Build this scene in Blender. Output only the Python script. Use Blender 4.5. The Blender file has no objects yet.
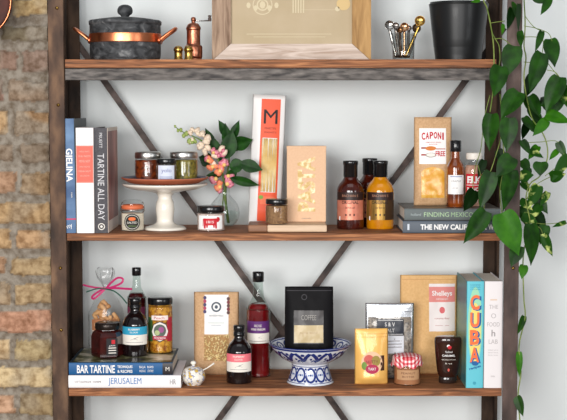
import bpy, bmesh, math, random
from mathutils import Vector, Matrix, noise
random.seed(7)
C = bpy.context.scene.collection
PI = math.pi

# ---------------------------------------------------------------- camera
F, CD, CZ, TILT = 1336.0, 3.27, 1.62, math.atan(105/1336.0)   # focal px, distance, height
cam_d = bpy.data.cameras.new('camera'); cam = bpy.data.objects.new('camera', cam_d); C.objects.link(cam)
cam.location = (0, -CD, CZ); cam.rotation_euler = (PI/2 - TILT, 0, 0)
cam_d.sensor_fit = 'HORIZONTAL'; cam_d.sensor_width = 36; cam_d.lens = F/567*36
cam_d.clip_start = .05
bpy.context.scene.camera = cam

def srgb(c):
    r = []
    for x in c[:3]:
        x /= 255.0
        r.append(x/12.92 if x <= .04045 else ((x+.055)/1.055)**2.4)
    return (r[0], r[1], r[2], 1)

# ---------------------------------------------------------------- world + light
w = bpy.data.worlds.new('world'); bpy.context.scene.world = w; w.use_nodes = True
w.node_tree.nodes['Background'].inputs[0].default_value = (.90, .95, 1.0, 1)
w.node_tree.nodes['Background'].inputs[1].default_value = .30
def area(name, loc, target, sx, sy, power, col):
    l = bpy.data.lights.new(name, 'AREA'); l.shape = 'RECTANGLE'; l.size = sx; l.size_y = sy; l.energy = power; l.color = col
    o = bpy.data.objects.new(name, l); C.objects.link(o); o.location = loc
    o.rotation_euler = (Vector(target)-Vector(loc)).to_track_quat('-Z', 'Y').to_euler()
    return o
area('window_light', (-1.25, -4.3, 1.82), (0, 0, 1.45), 1.9, 1.5, 165, (1, .985, .96))
area('front_window_light', (.75, -4.7, 1.75), (0, 0, 1.45), 1.2, 1.2, 66, (1, 1, 1))
area('side_window_light', (2.9, -3.2, 1.6), (0, 0, 1.4), 1.0, 1.4, 20, (.96, .98, 1))
area('skylight', (0, -1.4, 3.6), (0, 0, 1.2), 2.2, 1.2, 10, (.95, .98, 1))
vs = bpy.context.scene.view_settings
vs.view_transform = 'Standard'; vs.look = 'None'; vs.gamma = 1; vs.exposure = 0.0
bpy.context.scene.cycles.max_bounces = 8
bpy.context.scene.cycles.transparent_max_bounces = 24

# ---------------------------------------------------------------- photo frame -> world
def ray(px, py):
    u = (px-283.5)/F; v = (210-py)/F; c, s = math.cos(TILT), math.sin(TILT)
    return Vector((u, c+v*s, -s+v*c))
def at(px, py, Y):
    r = ray(px, py); t = (Y+CD)/r.y
    return Vector((r.x*t, Y, CZ+r.z*t))
def onz(px, py, z):
    r = ray(px, py); t = (z-CZ)/r.z
    return Vector((r.x*t, r.y*t-CD, z))
def KK(Y): return at(101, 105, Y).x-at(100, 105, Y).x
def KZ(px, py, Y): return at(px+1, py, Y).x-at(px, py, Y).x

# ---------------------------------------------------------------- materials
MATS = {}
def pm(name, col, rough=.5, metal=0, col2=None, scale=20, stretch=(1, 1, 1), lo=.35, hi=.65, bump=0, bscale=None,
       coat=0, trans=0, spec=.3, sss=0, detail=6, col3=None, dist=0, attr=None):
    if name in MATS: return MATS[name]
    m = bpy.data.materials.new(name); m.use_nodes = True; nt = m.node_tree; N = nt.nodes; Lk = nt.links
    b = N['Principled BSDF']; b.inputs['Base Color'].default_value = srgb(col)
    b.inputs['Roughness'].default_value = rough; b.inputs['Metallic'].default_value = metal
    b.inputs['Coat Weight'].default_value = coat; b.inputs['Transmission Weight'].default_value = trans
    b.inputs['Specular IOR Level'].default_value = spec
    b.inputs['Coat Roughness'].default_value = .04
    tc = N.new('ShaderNodeTexCoord'); mp = N.new('ShaderNodeMapping'); Lk.new(tc.outputs['Object'], mp.inputs[0])
    mp.inputs['Scale'].default_value = stretch
    if col2 or attr:
        nz = N.new('ShaderNodeTexNoise'); nz.inputs['Scale'].default_value = scale; nz.inputs['Detail'].default_value = detail
        nz.inputs['Distortion'].default_value = dist
        Lk.new(mp.outputs[0], nz.inputs['Vector'])
        cr = N.new('ShaderNodeValToRGB'); cr.color_ramp.elements[0].position = lo; cr.color_ramp.elements[1].position = hi
        cr.color_ramp.elements[0].color = srgb(col); cr.color_ramp.elements[1].color = srgb(col2 or col)
        if col3:
            e = cr.color_ramp.elements.new((lo+hi)/2); e.color = srgb(col3)
        Lk.new(nz.outputs['Fac'], cr.inputs[0]); out = cr.outputs[0]
        if attr:
            at_ = N.new('ShaderNodeAttribute'); at_.attribute_name = attr
            mx = N.new('ShaderNodeMix'); mx.data_type = 'RGBA'; mx.blend_type = 'MULTIPLY'; mx.inputs[0].default_value = 1
            Lk.new(out, mx.inputs[6]); Lk.new(at_.outputs['Color'], mx.inputs[7]); out = mx.outputs[2]
        Lk.new(out, b.inputs['Base Color'])
    if bump:
        n2 = N.new('ShaderNodeTexNoise'); n2.inputs['Scale'].default_value = bscale or scale; n2.inputs['Detail'].default_value = 8
        Lk.new(mp.outputs[0], n2.inputs['Vector'])
        bp = N.new('ShaderNodeBump'); bp.inputs['Strength'].default_value = bump; bp.inputs['Distance'].default_value = .003
        Lk.new(n2.outputs['Fac'], bp.inputs['Height']); Lk.new(bp.outputs[0], b.inputs['Normal'])
    MATS[name] = m; return m
def glass(name, tint=(250, 252, 252), rough=.02, refl=1.0, ior=1.5):
    if name in MATS: return MATS[name]
    m = bpy.data.materials.new(name); m.use_nodes = True; nt = m.node_tree; N = nt.nodes
    for n in list(N): N.remove(n)
    o = N.new('ShaderNodeOutputMaterial'); t = N.new('ShaderNodeBsdfTransparent'); t.inputs[0].default_value = srgb(tint)
    g = N.new('ShaderNodeBsdfGlossy'); g.inputs['Roughness'].default_value = rough
    f = N.new('ShaderNodeLayerWeight'); f.inputs[0].default_value = .5
    pw = N.new('ShaderNodeMath'); pw.operation = 'POWER'; pw.inputs[1].default_value = 4
    mu = N.new('ShaderNodeMath'); mu.operation = 'MULTIPLY_ADD'; mu.inputs[1].default_value = .55*refl; mu.inputs[2].default_value = .035*refl; mu.use_clamp = True
    mx = N.new('ShaderNodeMixShader'); nt.links.new(f.outputs['Facing'], pw.inputs[0]); nt.links.new(pw.outputs[0], mu.inputs[0]); nt.links.new(mu.outputs[0], mx.inputs[0])
    nt.links.new(t.outputs[0], mx.inputs[1]); nt.links.new(g.outputs[0], mx.inputs[2]); nt.links.new(mx.outputs[0], o.inputs[0])
    MATS[name] = m; return m
def flat(col, rough=.55, **k): return pm('print_%d_%d_%d' % tuple(int(x) for x in col[:3])+('_%d' % int(rough*100)), col, rough, **k)

GL = glass('clear_glass'); GLT = glass('pale_green_glass', (234, 241, 238)); CELL = glass('cellophane', (248, 248, 248), .16, .9)
WOOD = pm('shelf_wood', (82, 53, 35), .6, 0, (190, 130, 86), 7, (1, 14, 16), .30, .72, .5, 20, detail=9, dist=1.4, col3=(136, 86, 55), spec=.25)
IRON = pm('weathered_iron', (46, 42, 41), .55, .1, (136, 128, 122), 26, (1, 2, 4.5), .34, .85, .5, 60, detail=9)
RUST = pm('rusted_iron', (46, 32, 24), .65, 0, (122, 92, 68), 26, (1, 1, .4), .32, .72, .5, 60, detail=10, col3=(80, 58, 44), spec=.3)
RUSTD = pm('dark_rusted_iron', (32, 24, 20), .7, 0, (84, 64, 50), 26, (1, 1, .4), .32, .75, .5, 60, detail=10, spec=.2)
RUSTG = pm('rusted_iron_greyed', (56, 44, 40), .6, 0, (124, 106, 100), 22, (1, 1, .4), .32, .75, .5, 60, detail=9, col3=(86, 69, 63), spec=.3)
DARKM = pm('dark_brace_metal', (40, 32, 30), .6, 0, (98, 82, 76), 30, lo=.35, hi=.7, bump=.2, bscale=60)
PLAST = pm('white_plaster', (213, 217, 217), .85, 0, (217, 221, 221), 3, bump=.12, bscale=60)
BLACKP = pm('black_plastic', (20, 20, 22), .32)
BLACKG = pm('black_gloss_lid', (18, 18, 20), .22, coat=.4)
STEEL = pm('tin_lid', (190, 188, 184), .28, 1)
CHROME = pm('polished_steel', (175, 172, 168), .18, 1)
BRASS = pm('aged_brass', (150, 118, 58), .25, 1, (190, 155, 84), 60)
COPPER = pm('polished_copper', (198, 112, 76), .3, 1, (222, 138, 96), 30)
COPPERD = pm('hammered_copper', (150, 92, 70), .3, 1, (190, 124, 98), 80, bump=.2, bscale=300)
STONE = pm('grey_soapstone', (34, 35, 37), .6, 0, (138, 138, 138), 42, (1, 1, 1.4), .36, .8, .4, 120, detail=10, col3=(72, 73, 75), dist=.8)
CER = pm('cream_ceramic', (232, 226, 214), .25, coat=.5)
KRAFT = pm('kraft_paper', (192, 152, 112), .8, 0, (208, 170, 130), 220, bump=.5, bscale=22)
KRAFTL = pm('pale_kraft_card', (216, 176, 142), .75, 0, (222, 184, 150), 200)
KRAFTY = pm('yellow_kraft_paper', (216, 170, 112), .7, 0, (226, 182, 126), 160, bump=.5, bscale=20)
WHITE = pm('white_paper', (238, 236, 234), .6); OFFW = pm('cream_paper', (228, 222, 212), .6)
INK = pm('black_ink', (34, 32, 34), .6); GREYINK = pm('grey_ink', (130, 126, 128), .6)
PAGES = pm('page_edges', (206, 196, 182), .8, 0, (228, 220, 208), 60, (40, 1, 1))
RED = pm('red_ink', (192, 34, 46), .6)

# ---------------------------------------------------------------- mesh builder (px units * K)
TXT = {}
def glyphs(s, bold):
    k = (s, bold)
    if k in TXT: return TXT[k]
    cu = bpy.data.curves.new('lettering', 'FONT'); cu.body = s; cu.offset = bold; cu.resolution_u = 3; cu.fill_mode = 'FRONT'
    o = bpy.data.objects.new('lettering', cu); C.objects.link(o)
    dg = bpy.context.evaluated_depsgraph_get(); me = bpy.data.meshes.new_from_object(o.evaluated_get(dg))
    vs_ = [(v.co.x, v.co.y) for v in me.vertices]; fs = [tuple(p.vertices) for p in me.polygons]
    bpy.data.objects.remove(o); bpy.data.curves.remove(cu); bpy.data.meshes.remove(me)
    TXT[k] = (vs_, fs); return TXT[k]

class MB:
    def __init__(s, K=1.0): s.v = []; s.f = []; s.m = []; s.s = []; s.mats = []; s.K = K; s.cols = None
    def mi(s, mat):
        if mat not in s.mats: s.mats.append(mat)
        return s.mats.index(mat)
    def add(s, vs_, fs, mat, smooth=True):
        b = len(s.v); k = s.mi(mat)
        s.v += [tuple(v) for v in vs_]; s.f += [tuple(i+b for i in f) for f in fs]; s.m += [k]*len(fs); s.s += [smooth]*len(fs)
        return s
    def grid(s, P, mat, smooth=True, loop=False):      # P[i][j] rows of points
        n, m_ = len(P), len(P[0]); vs_ = [p for r in P for p in r]; fs = []
        for i in range(n-1):
            for j in range(m_ if loop else m_-1):
                a, b = i*m_+j, i*m_+(j+1) % m_
                fs.append((a, b, b+m_, a+m_))
        return s.add(vs_, fs, mat, smooth)
    def lathe(s, prof, mat, n=40, c=(0, 0), smooth=True, sq=None):
        P = []
        for r, z in prof:
            row = []
            for j in range(n):
                a = 2*PI*j/n; rr = r
                if sq: rr = r*sq(a)
                row.append((c[0]+rr*math.cos(a), c[1]+rr*math.sin(a), z))
            P.append(row)
        s.grid(P, mat, smooth, True)
        return s
    def box(s, x0, x1, y0, y1, z0, z1, mat, bev=0, seg=2, smooth=False):
        bm = bmesh.new(); bmesh.ops.create_cube(bm, size=1)
        for v in bm.verts: v.co = Vector(((x0+x1)/2+v.co.x*(x1-x0), (y0+y1)/2+v.co.y*(y1-y0), (z0+z1)/2+v.co.z*(z1-z0)))
        if bev: bmesh.ops.bevel(bm, geom=bm.edges[:], offset=bev, segments=seg, affect='EDGES', profile=.5)
        bm.verts.index_update()
        s.add([v.co[:] for v in bm.verts], [tuple(v.index for v in f.verts) for f in bm.faces], mat, smooth); bm.free(); return s
    def tube(s, pts, r, mat, n=8, flat_=None):
        pts = [Vector(p) for p in pts]; rs = r if isinstance(r, (list, tuple)) else [r]*len(pts)
        t0 = (pts[1]-pts[0]).normalized(); nrm = t0.orthogonal().normalized(); P = []
        for i, p in enumerate(pts):
            t = (pts[min(i+1, len(pts)-1)]-pts[max(i-1, 0)]).normalized()
            nrm = (nrm-t*nrm.dot(t)).normalized(); bn = t.cross(nrm)
            P.append([p+(nrm*math.cos(2*PI*j/n)+bn*math.sin(2*PI*j/n))*rs[i] for j in range(n)])
        s.grid(P, mat, True, True); b = len(s.v)-n*len(pts)
        s.f.append(tuple(b+j for j in range(n))[::-1]); s.f.append(tuple(b+(len(pts)-1)*n+j for j in range(n)))
        s.m += [s.mi(mat)]*2; s.s += [False]*2; return s
    def ball(s, c, r, mat, n=14, sc=(1, 1, 1), rot=None, nz=0):
        bm = bmesh.new(); bmesh.ops.create_uvsphere(bm, u_segments=n, v_segments=max(6, n*2//3), radius=1)
        V = []
        for v in bm.verts:
            p = Vector((v.co.x*sc[0], v.co.y*sc[1], v.co.z*sc[2]))*r
            if nz: p *= 1+nz*noise.noise(v.co*2+Vector(c))
            if rot: p = rot @ p
            V.append(p+Vector(c))
        bm.verts.index_update()
        s.add(V, [tuple(v.index for v in f.verts) for f in bm.faces], mat, True); bm.free(); return s
    def poly(s, pts, mf, mat, off=.25):                # filled polygon through surface map
        return s.add([mf(u, v, off) for u, v in pts], [tuple(range(len(pts)))], mat, False)
    def patch(s, mf, u0, u1, v0, v1, mat, off=.25, nu=12, nv=4, round_=0):
        P = []
        for j in range(nv+1):
            v = v0+(v1-v0)*j/nv; P.append([mf(u0+(u1-u0)*i/nu, v, off) for i in range(nu+1)])
        return s.grid(P, mat, True)
    def disc(s, mf, cu, cv, ru, rv, mat, off=.3, n=20, rings=3):
        vs_ = [mf(cu, cv, off)]; fs = []
        for k in range(1, rings+1):
            for j in range(n):
                a = 2*PI*j/n; vs_.append(mf(cu+ru*k/rings*math.cos(a), cv+rv*k/rings*math.sin(a), off))
        for j in range(n): fs.append((0, 1+j, 1+(j+1) % n))
        for k in range(rings-1):
            for j in range(n):
                a = 1+k*n+j; b = 1+k*n+(j+1) % n; fs.append((a, a+n, b+n, b))
        return s.add(vs_, fs, mat, True)
    def ring(s, mf, cu, cv, r0, r1, mat, off=.35, n=24, asp=1):
        vs_ = []; fs = []
        for j in range(n):
            a = 2*PI*j/n; c, q = math.cos(a), math.sin(a)*asp
            vs_ += [mf(cu+r0*c, cv+r0*q, off), mf(cu+r1*c, cv+r1*q, off)]
        for j in range(n):
            a = 2*j; b = 2*((j+1) % n); fs.append((a, a+1, b+1, b))
        return s.add(vs_, fs, mat, True)
    def text(s, t, mf, cu, cv, h, mat, width=None, rot=0, off=.4, bold=0.0, wave=None):
        vs_, fs = glyphs(t, bold)
        if not vs_: return s
        x0 = min(v[0] for v in vs_); x1 = max(v[0] for v in vs_); y0 = min(v[1] for v in vs_); y1 = max(v[1] for v in vs_)
        sy = h/(y1-y0); sx = (width/(x1-x0)) if width else sy; r = math.radians(rot); c, q = math.cos(r), math.sin(r); V = []
        for x, y in vs_:
            a = (x-(x0+x1)/2)*sx; b = (y-(y0+y1)/2)*sy
            if wave: b *= wave(a)
            V.append(mf(cu+a*c-b*q, cv+a*q+b*c, off))
        return s.add(V, fs, mat, False)
    def xf(s, M):
        s.v = [tuple(M @ Vector(v)) for v in s.v]; return s
    def build(s, name, parent=None, label=None, kind=None):
        me = bpy.data.meshes.new(name); K = s.K
        me.from_pydata([(v[0]*K, v[1]*K, v[2]*K) for v in s.v], [], s.f)
        for m in s.mats: me.materials.append(m)
        me.polygons.foreach_set('material_index', s.m); me.polygons.foreach_set('use_smooth', s.s)
        me.update()
        o = bpy.data.objects.new(name, me); C.objects.link(o)
        if parent: o.parent = parent
        if label: o['label'] = label
        if kind: o['kind'] = kind
        return o

def cyl(R):                                             # surface map on a turned body; R radius or function of v
    def mf(u, v, off):
        r = R(v) if callable(R) else R
        a = u/r; return (math.sin(a)*(r+off), -math.cos(a)*(r+off), v)
    return mf
def front(y, dx=0): return lambda u, v, off: (u+dx, y-off, v)
def prof_r(prof):                                       # radius lookup from a profile
    def R(v):
        for (r0, z0), (r1, z1) in zip(prof, prof[1:]):
            if z0 <= v <= z1 and z1 > z0: return r0+(r1-r0)*(v-z0)/(z1-z0)
        return prof[-1][0]
    return R
def smoothp(pts, n=4):                                  # Catmull-Rom through profile points
    out = []
    for i in range(len(pts)-1):
        p0 = pts[max(i-1, 0)]; p1 = pts[i]; p2 = pts[i+1]; p3 = pts[min(i+2, len(pts)-1)]
        for k in range(n):
            t = k/n
            out.append(tuple(.5*((2*p1[a])+(-p0[a]+p2[a])*t+(2*p0[a]-5*p1[a]+4*p2[a]-p3[a])*t*t+(-p0[a]+3*p1[a]-3*p2[a]+p3[a])*t**3) for a in range(len(p1))))
    out.append(tuple(pts[-1])); return out

def thing(name, label, cat, loc, rotz=0, group=None, roty=0, rotx=0):
    o = bpy.data.objects.new(name, None); C.objects.link(o); o.location = loc; o.rotation_euler = (rotx, roty, rotz)
    o.empty_display_size = .02; o['label'] = label; o['category'] = cat
    if group: o['group'] = group
    return o
def tag(o, label, cat, group=None):
    o['label'] = label; o['category'] = cat
    if group: o['group'] = group
    return o
def struct(o): o['kind'] = 'structure'; return o

# ---------------------------------------------------------------- levels of the shelving
ZT = at(283, 59.3, 0).z; ZM = at(283, 233.5, 0).z; ZB = at(283, 388.5, 0).z
SD = .245                                               # shelf depth
WALLY = .30
class Spot:                                             # a place on a shelf: world point + metres per photo pixel there
    def __init__(s, px, z, Y=None, row=None, r=0):
        if row is not None:
            Y = onz(px, row, z).y; Y += r*KK(Y)
        s.Y = Y; s.K = KZ(px, 200, Y)*1.0
        c, q = math.cos(TILT), math.sin(TILT)           # project to solve for X at this height
        dz = z-CZ; dep = (Y+CD)*c-dz*q; s.K = dep/F; s.X = (px-283.5)*s.K; s.z = z; s.loc = (s.X, Y, z)
EPS = .0006

# ================================================================ SETTING
x0, x1 = -3.5, 3.5
mb = MB(); mb.box(x0, x1, WALLY, WALLY+.12, 0, 3.2, PLAST); struct(mb.build('wall_back'))
mb = MB(); mb.box(x0, x1, -5.5, WALLY+.12, -.1, 0, pm('floor_boards', (92, 70, 52), .5, 0, (128, 98, 74), 6, (8, 1, 1))); struct(mb.build('floor'))

# brick pier: rough mortar field with bricks of their own
def brick_wall():
    X0, X1, YF = -1.25, at(49.5, 200, .06).x, .06
    k = KK(YF); zrow = lambda r: at(20, r, YF).z
    xpx = lambda p: at(p, 200, YF).x
    rows = [(-40, -32), (-28, -6), (-1, 17), (25, 41), (49, 71), (80, 102), (111, 135), (142, 162), (171, 195), (202, 224), (229, 249), (256, 276), (283, 305), (311, 334), (340, 361), (367, 388), (394, 416), (422, 445)]
    splits = {1: [12], 2: [13], 3: [2], 4: [20], 5: [8], 6: [11], 7: [17], 8: [18], 9: [], 10: [12], 11: [6], 12: [11], 13: [], 14: [10], 15: [], 16: [13], 17: []}
    colr = {2: (206, 178, 128), 3: (150, 132, 112), 4: (158, 132, 112), 5: (172, 144, 124), 6: (206, 168, 116), 7: (158, 138, 120), 8: (186, 146, 112), 9: (214, 176, 132), 10: (206, 164, 118), 11: (198, 162, 124), 12: (204, 170, 132), 13: (198, 148, 120), 14: (206, 176, 134), 15: (214, 188, 148), 16: (200, 166, 124)}
    bricks = []
    for i, (a, b) in enumerate(rows):
        sp = splits.get(i, [10]); xs = [X1+.001]
        edges = [(xpx(s_+2), ) for s_ in sp]
        cur = X1+.004
        for s_ in sorted(sp, reverse=True):
            bricks.append((xpx(s_+2.2), cur, zrow(b), zrow(a), i, 0)); cur = xpx(s_-2.2)
        n = 0
        while cur > X0-.1:
            w_ = .2 if (i+n) % 2 else .1
            bricks.append((cur-w_, cur, zrow(b), zrow(a), i, n+1)); cur -= w_+.012; n += 1
    rnd = random.Random(3)
    info = []
    for b in bricks:
        c = colr.get(b[4], (190, 156, 120)); j = rnd.uniform(.88, 1.08)
        if b[1] < xpx(-2) and rnd.random() < .4: c = (186, 136, 110)
        g_ = sum(c)/3; c = tuple(x*.78+g_*.22 for x in c)
        info.append((b, tuple(min(255, x*j*.96*rnd.uniform(.97, 1.03)) for x in c)))
    # grid surface
    mb = MB(); Z0, Z1 = .7, 2.1
    st = .0042; nx = int((X1-X0)/st); nz_ = int((Z1-Z0)/st); P = []; cols = []
    mort = (146, 140, 132)
    for jz in range(nz_+1):
        z = Z0+jz*st; row = []
        near = [q for q in info if q[0][2]-.02 < z < q[0][3]+.02]
        for ix in range(nx+1):
            x = X0+(X1-X0)*ix/nx
            p = Vector((x*9, z*9, 1.3)); wob = .0085*noise.noise(p*2.1)+.003*noise.noise(p*7)
            wobz = .0075*noise.noise(p*1.9+Vector((5, 1, 0)))+.003*noise.noise(p*8+Vector((2, 7, 0)))
            best = -1; bc = None
            for (b, c) in near:
                d = min(x+wob-b[0], b[1]-x-wob, z+wobz-b[2], b[3]-z-wobz)
                if d > best: best = d; bc = c
            t = max(0, min(1, best/.007)) if best > 0 else 0
            rough = .003*noise.noise(Vector((x*60, z*60, 0)))+.0035*noise.noise(Vector((x*22, z*22, 3)))
            y = YF+.010*(1-t*t*(3-2*t))+rough*(1.6 if t < .5 else .8)
            row.append((x, y, z))
            smear = max(0, min(1, (noise.noise(Vector((x*13, z*17, 8)))+.02)*3.2)) * (.75 if z > 1.5 else .4)
            if t > .3: c = tuple(a*(1-smear)+m_*smear*1.06 for a, m_ in zip(bc, mort))
            else: c = mort
            cols.append(c)
        P.append(row)
    BR = pm('brick_and_mortar', (182, 168, 152), .95, 0, (252, 247, 240), 60, lo=.3, hi=.62, bump=1.0, bscale=130, spec=.2, attr='tint', detail=8)
    mb.grid(P, BR, True)
    nf = len(mb.v)
    mb.box(X0, X1, YF+.03, WALLY+.02, 0, 3.2, BR)
    o = mb.build('wall_left'); struct(o)
    ca = o.data.color_attributes.new('tint', 'FLOAT_COLOR', 'POINT')
    for i in range(len(o.data.vertices)):
        c = cols[i] if i < nf else mort
        ca.data[i].color = srgb(c)
    return o
brick_wall()

# ================================================================ SHELVING UNIT (one thing)
unit = thing('shelving_unit', 'industrial shelving unit of brown rusted angle iron posts with three reclaimed wood shelves', 'shelves', (0, .12, 0))
UO = Vector(unit.location)
def ub(mb, name, label=None):
    mb.v = [(v[0]-UO.x, v[1]-UO.y, v[2]-UO.z) for v in mb.v]; return mb.build(name, unit, label)
lf0, lf1 = at(50.2, 210, 0).x, at(65.8, 210, 0).x
rf0, rf1 = at(504.9, 210, 0).x, at(519.8, 210, 0).x
lr0, lr1 = at(67.6, 210, SD).x, at(81.2, 210, SD).x
rr0, rr1 = at(484.2, 210, SD).x, at(497.8, 210, SD).x
for (a, b, y0_, y1_, outer, mt, lab) in ((lf0, lf1, 0, .006, lf0, RUST, 'brown rusted front post beside the brick wall'), (rf0, rf1, 0, .006, rf1-.006, RUSTG, 'greyish brown front post behind the trailing leaves')):
    mb = MB(); mb.box(a, b, y0_, y1_, 0, 2.4, mt, .0012, 1); mb.box(outer, outer+.006, .004, .042, 0, 2.4, mt, .001, 1)
    p = ub(mb, 'post', lab)
    for rr_ in (8, 105, 268, 330) if a < 0 else (268,):
        q = at(283, rr_, 0); mb = MB(); cx = (a+b)/2+.004
        mb.lathe([(.0042, 0), (.0042, .0015), (.0028, .0035), (0, .004)], BRASS, 12)
        mb.xf(Matrix.Translation((cx, 0, q.z)) @ Matrix.Rotation(PI/2, 4, 'X'))
        mb.v = [(v[0]-UO.x, v[1]-UO.y, v[2]-UO.z) for v in mb.v]; mb.build('bolt', p)
for (a, b, outer) in ((lr0, lr1, lr0), (rr0, rr1, rr1-.006)):
    mb = MB(); mb.box(a, b, SD+.006, SD+.012, 0, 2.4, RUSTD, .0012, 1); mb.box(outer, outer+.006, SD-.035, SD+.008, 0, 2.4, RUSTD, .001, 1); ub(mb, 'post')
    # side stretchers
for (xa, xb) in ((lf0+.006, lr0), (rr1, rf1-.006)):
    pass
# cross braces behind the shelves
def brace(p0, p1, Y, wd=.016):
    a, b = at(*p0, Y), at(*p1, Y); d = (b-a).normalized(); a = a-d*.05
    b = b+d*1.1; n = Vector((-d.z, 0, d.x))*wd/2
    mb = MB(); vs_ = []
    for y in (0, .004):
        for q in (a-n, b-n, b+n, a+n): vs_.append((q.x, Y+y, q.z))
    mb.add(vs_, [(0, 1, 2, 3), (7, 6, 5, 4), (0, 4, 5, 1), (1, 5, 6, 2), (2, 6, 7, 3), (3, 7, 4, 0)], DARKM, False)
    ub(mb, 'cross_brace')
brace((80, 47), (217, 240), SD+.013); brace((493, 43), (348, 242), SD+.019)
# shelves
def shelf(z, pl, pr, row, thick_px, iron=0):
    k = KK(0); a, b = at(pl, row, 0).x, at(pr, row, 0).x
    mb = MB(); n = 90; P = []
    mb.box(a, b, 0.0, SD, z-thick_px*k, z, WOOD, .0016, 2)
    s_ = ub(mb, 'shelf_board')
    if iron:
        mb = MB(); mb.box(a, b, .001, .006, z-(thick_px+iron)*k, z-(thick_px+.9)*k, IRON, .001, 1)
        mb.box(a, b, .005, .035, z-(thick_px+iron)*k, z-(thick_px+iron)*k+.004, IRON)
        mb.box(a, b, SD-.03, SD-.001, z-thick_px*k-.004, z-thick_px*k, IRON)
        ub(mb, 'front_rail', 'grey scratched iron edge under the top board')
        for xx in (a+.012, b-.016):
            mb = MB(); mb.box(xx, xx+.005, .03, SD, z-thick_px*k-.016, z-thick_px*k, IRON); ub(mb, 'side_rail')
shelf(ZT, 64.8, 496.5, 63, 8.4, 12.2)
shelf(ZM, 66.8, 500.6, 237, 7.4); shelf(ZB, 68.6, 501.8, 392, 7.9)

# ================================================================ GENERIC BUILDERS
def lid(mb, r, z0, h, mat, ridges=False):
    mb.lathe([(r*.97, z0), (r, z0+.2*h), (r, z0+.75*h), (r*.97, z0+.93*h), (r*.9, z0+h), (0, z0+h)], mat, 40)

def bag_map(w_, h, d, p=2.2, top=.06, lean=0, nz=.5, seed=0, bot=1.0, topw=1.0):
    def T(u, v):
        s_ = min(1, abs(2*u/w_)); t = max(0, min(1, v/h))
        pr = (1-t)**.75*(1-top)+top
        pr *= min(1, .35*bot+t*6)
        return max(.12, d/2*(1-s_**p)*pr)
    def mf(u, v, off, side=-1):
        n = noise.noise(Vector((u*.13+seed, v*.11, seed*1.7+side)))*nz+noise.noise(Vector((u*.33, v*.3, seed*2.1+side*3)))*nz*.4
        t = v/h
        e = max(0, 1-abs(2*u/w_)**4)
        return (u*(1+(topw-1)*t), side*(T(u, v)+off+n*e*min(1, 2*(1-t)+.1))+lean*t, v)
    return mf
def bag_body(mb, mf, w_, h, mat, nu=22, nv=30):
    F_, B = [], []
    for j in range(nv+1):
        v = h*j/nv; F_.append([mf(-w_/2+w_*i/nu, v, 0) for i in range(nu+1)]); B.append([mf(w_/2-w_*i/nu, v, 0, 1) for i in range(nu+1)])
    ring_ = [a[:-1]+b[:-1] for a, b in zip(F_, B)]
    mb.grid(ring_, mat, True, True)
    n = len(ring_[0]); b0 = len(mb.v)-n*(nv+1)
    mb.f.append(tuple(b0+j for j in range(n))[::-1]); mb.m.append(mb.mi(mat)); mb.s.append(False)
    mb.f.append(tuple(b0+nv*n+j for j in range(n))); mb.m.append(mb.mi(mat)); mb.s.append(False)

def book(name, label, X, Y, Z, t, h, d, K, spine, cover, side=None, draw=None, lean=0, lying=False, cover_draw=None):
    """hardcover, spine facing the room; t, h, d in px units"""
    if lying: root = thing(name, label, 'book', (X, Y, Z+t/2*K), roty=-PI/2, rotz=lean)
    else: root = thing(name, label, 'book', (X, Y, Z), roty=lean)
    bt = .9; mb = MB(K)
    mb.box(-t/2, -t/2+bt, .8, d, 0, h, cover, .25, 1); mb.box(t/2-bt, t/2, .8, d, 0, h, side or cover, .25, 1)
    P = []
    for z in (0, h):
        row = []
        for i in range(13):
            a = PI*i/12; row.append((-math.cos(a)*t/2, 1.6-math.sin(a)**.6*1.6, z))
        P.append(row)
    mb.grid(P, spine, True)
    for z in (0, h): mb.add([(p[0], p[1], z) for p in P[0]], [tuple(range(13)) if z else tuple(range(12, -1, -1))], spine, False)
    mf = lambda u, v, off: (u, 1.6-1.6*max(0, 1-abs(2*u/t)**2)**.3-off, v)
    if draw: draw(mb, mf)
    if cover_draw: cover_draw(mb, lambda u, v, off: (t/2+off, u, v))
    mb.build('cover', root)
    mb = MB(K); mb.box(-t/2+bt, t/2-bt, 1.5, d-1.5, 1.2, h-1.2, PAGES); mb.build('pages', root)
    return root

def bottle_parts(root, K, prof, body_mat, cap_prof, cap_mat, label=None, n=44, capname='cap'):
    mb = MB(K); mb.lathe(prof, body_mat, n); mb.build('bottle_body', root)
    mb = MB(K); mb.lathe(cap_prof, cap_mat, 28); mb.build(capname, root)
    if label:
        mb = MB(K); label(mb); mb.build('paper_label', root)

# ================================================================ TOP SHELF
# --- soapstone pot
s = Spot(125.5, ZT, Y=.105); K = s.K
t = thing('stone_pot', 'round grey soapstone pot with copper band and copper handles', 'pot', s.loc)
R = 35.2
mb = MB(K); mb.lathe(smoothp([(0, 0), (30, 0), (33.5, 1.2), (R, 5), (R+.1, 20), (R, 34.8), (R-1.5, 35.2)], 4), STONE, 64); mb.build('pot_body', t)
mb = MB(K); mb.lathe([(R-2, 35.2), (R+.8, 35.4), (R+1, 38.6), (R-.2, 39.8), (R-9, 41.2), (14, 42.8), (0, 43)], STONE, 64); p = mb.build('pot_lid', t)
mb = MB(K); mb.lathe(smoothp([(5, 42.4), (4, 43.6), (4.6, 44.8), (7.2, 47), (7.6, 50.3), (6.2, 53.6), (3, 55.3), (0, 55.6)], 3), STONE, 32); mb.build('knob', p)
mb = MB(K); mb.lathe([(R-.2, 17.6), (R+.8, 17.7), (R+.85, 18.2), (R+.85, 25.9), (R+.8, 26.4), (R-.2, 26.5)], COPPER, 64); b_ = mb.build('copper_band', t)
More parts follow.
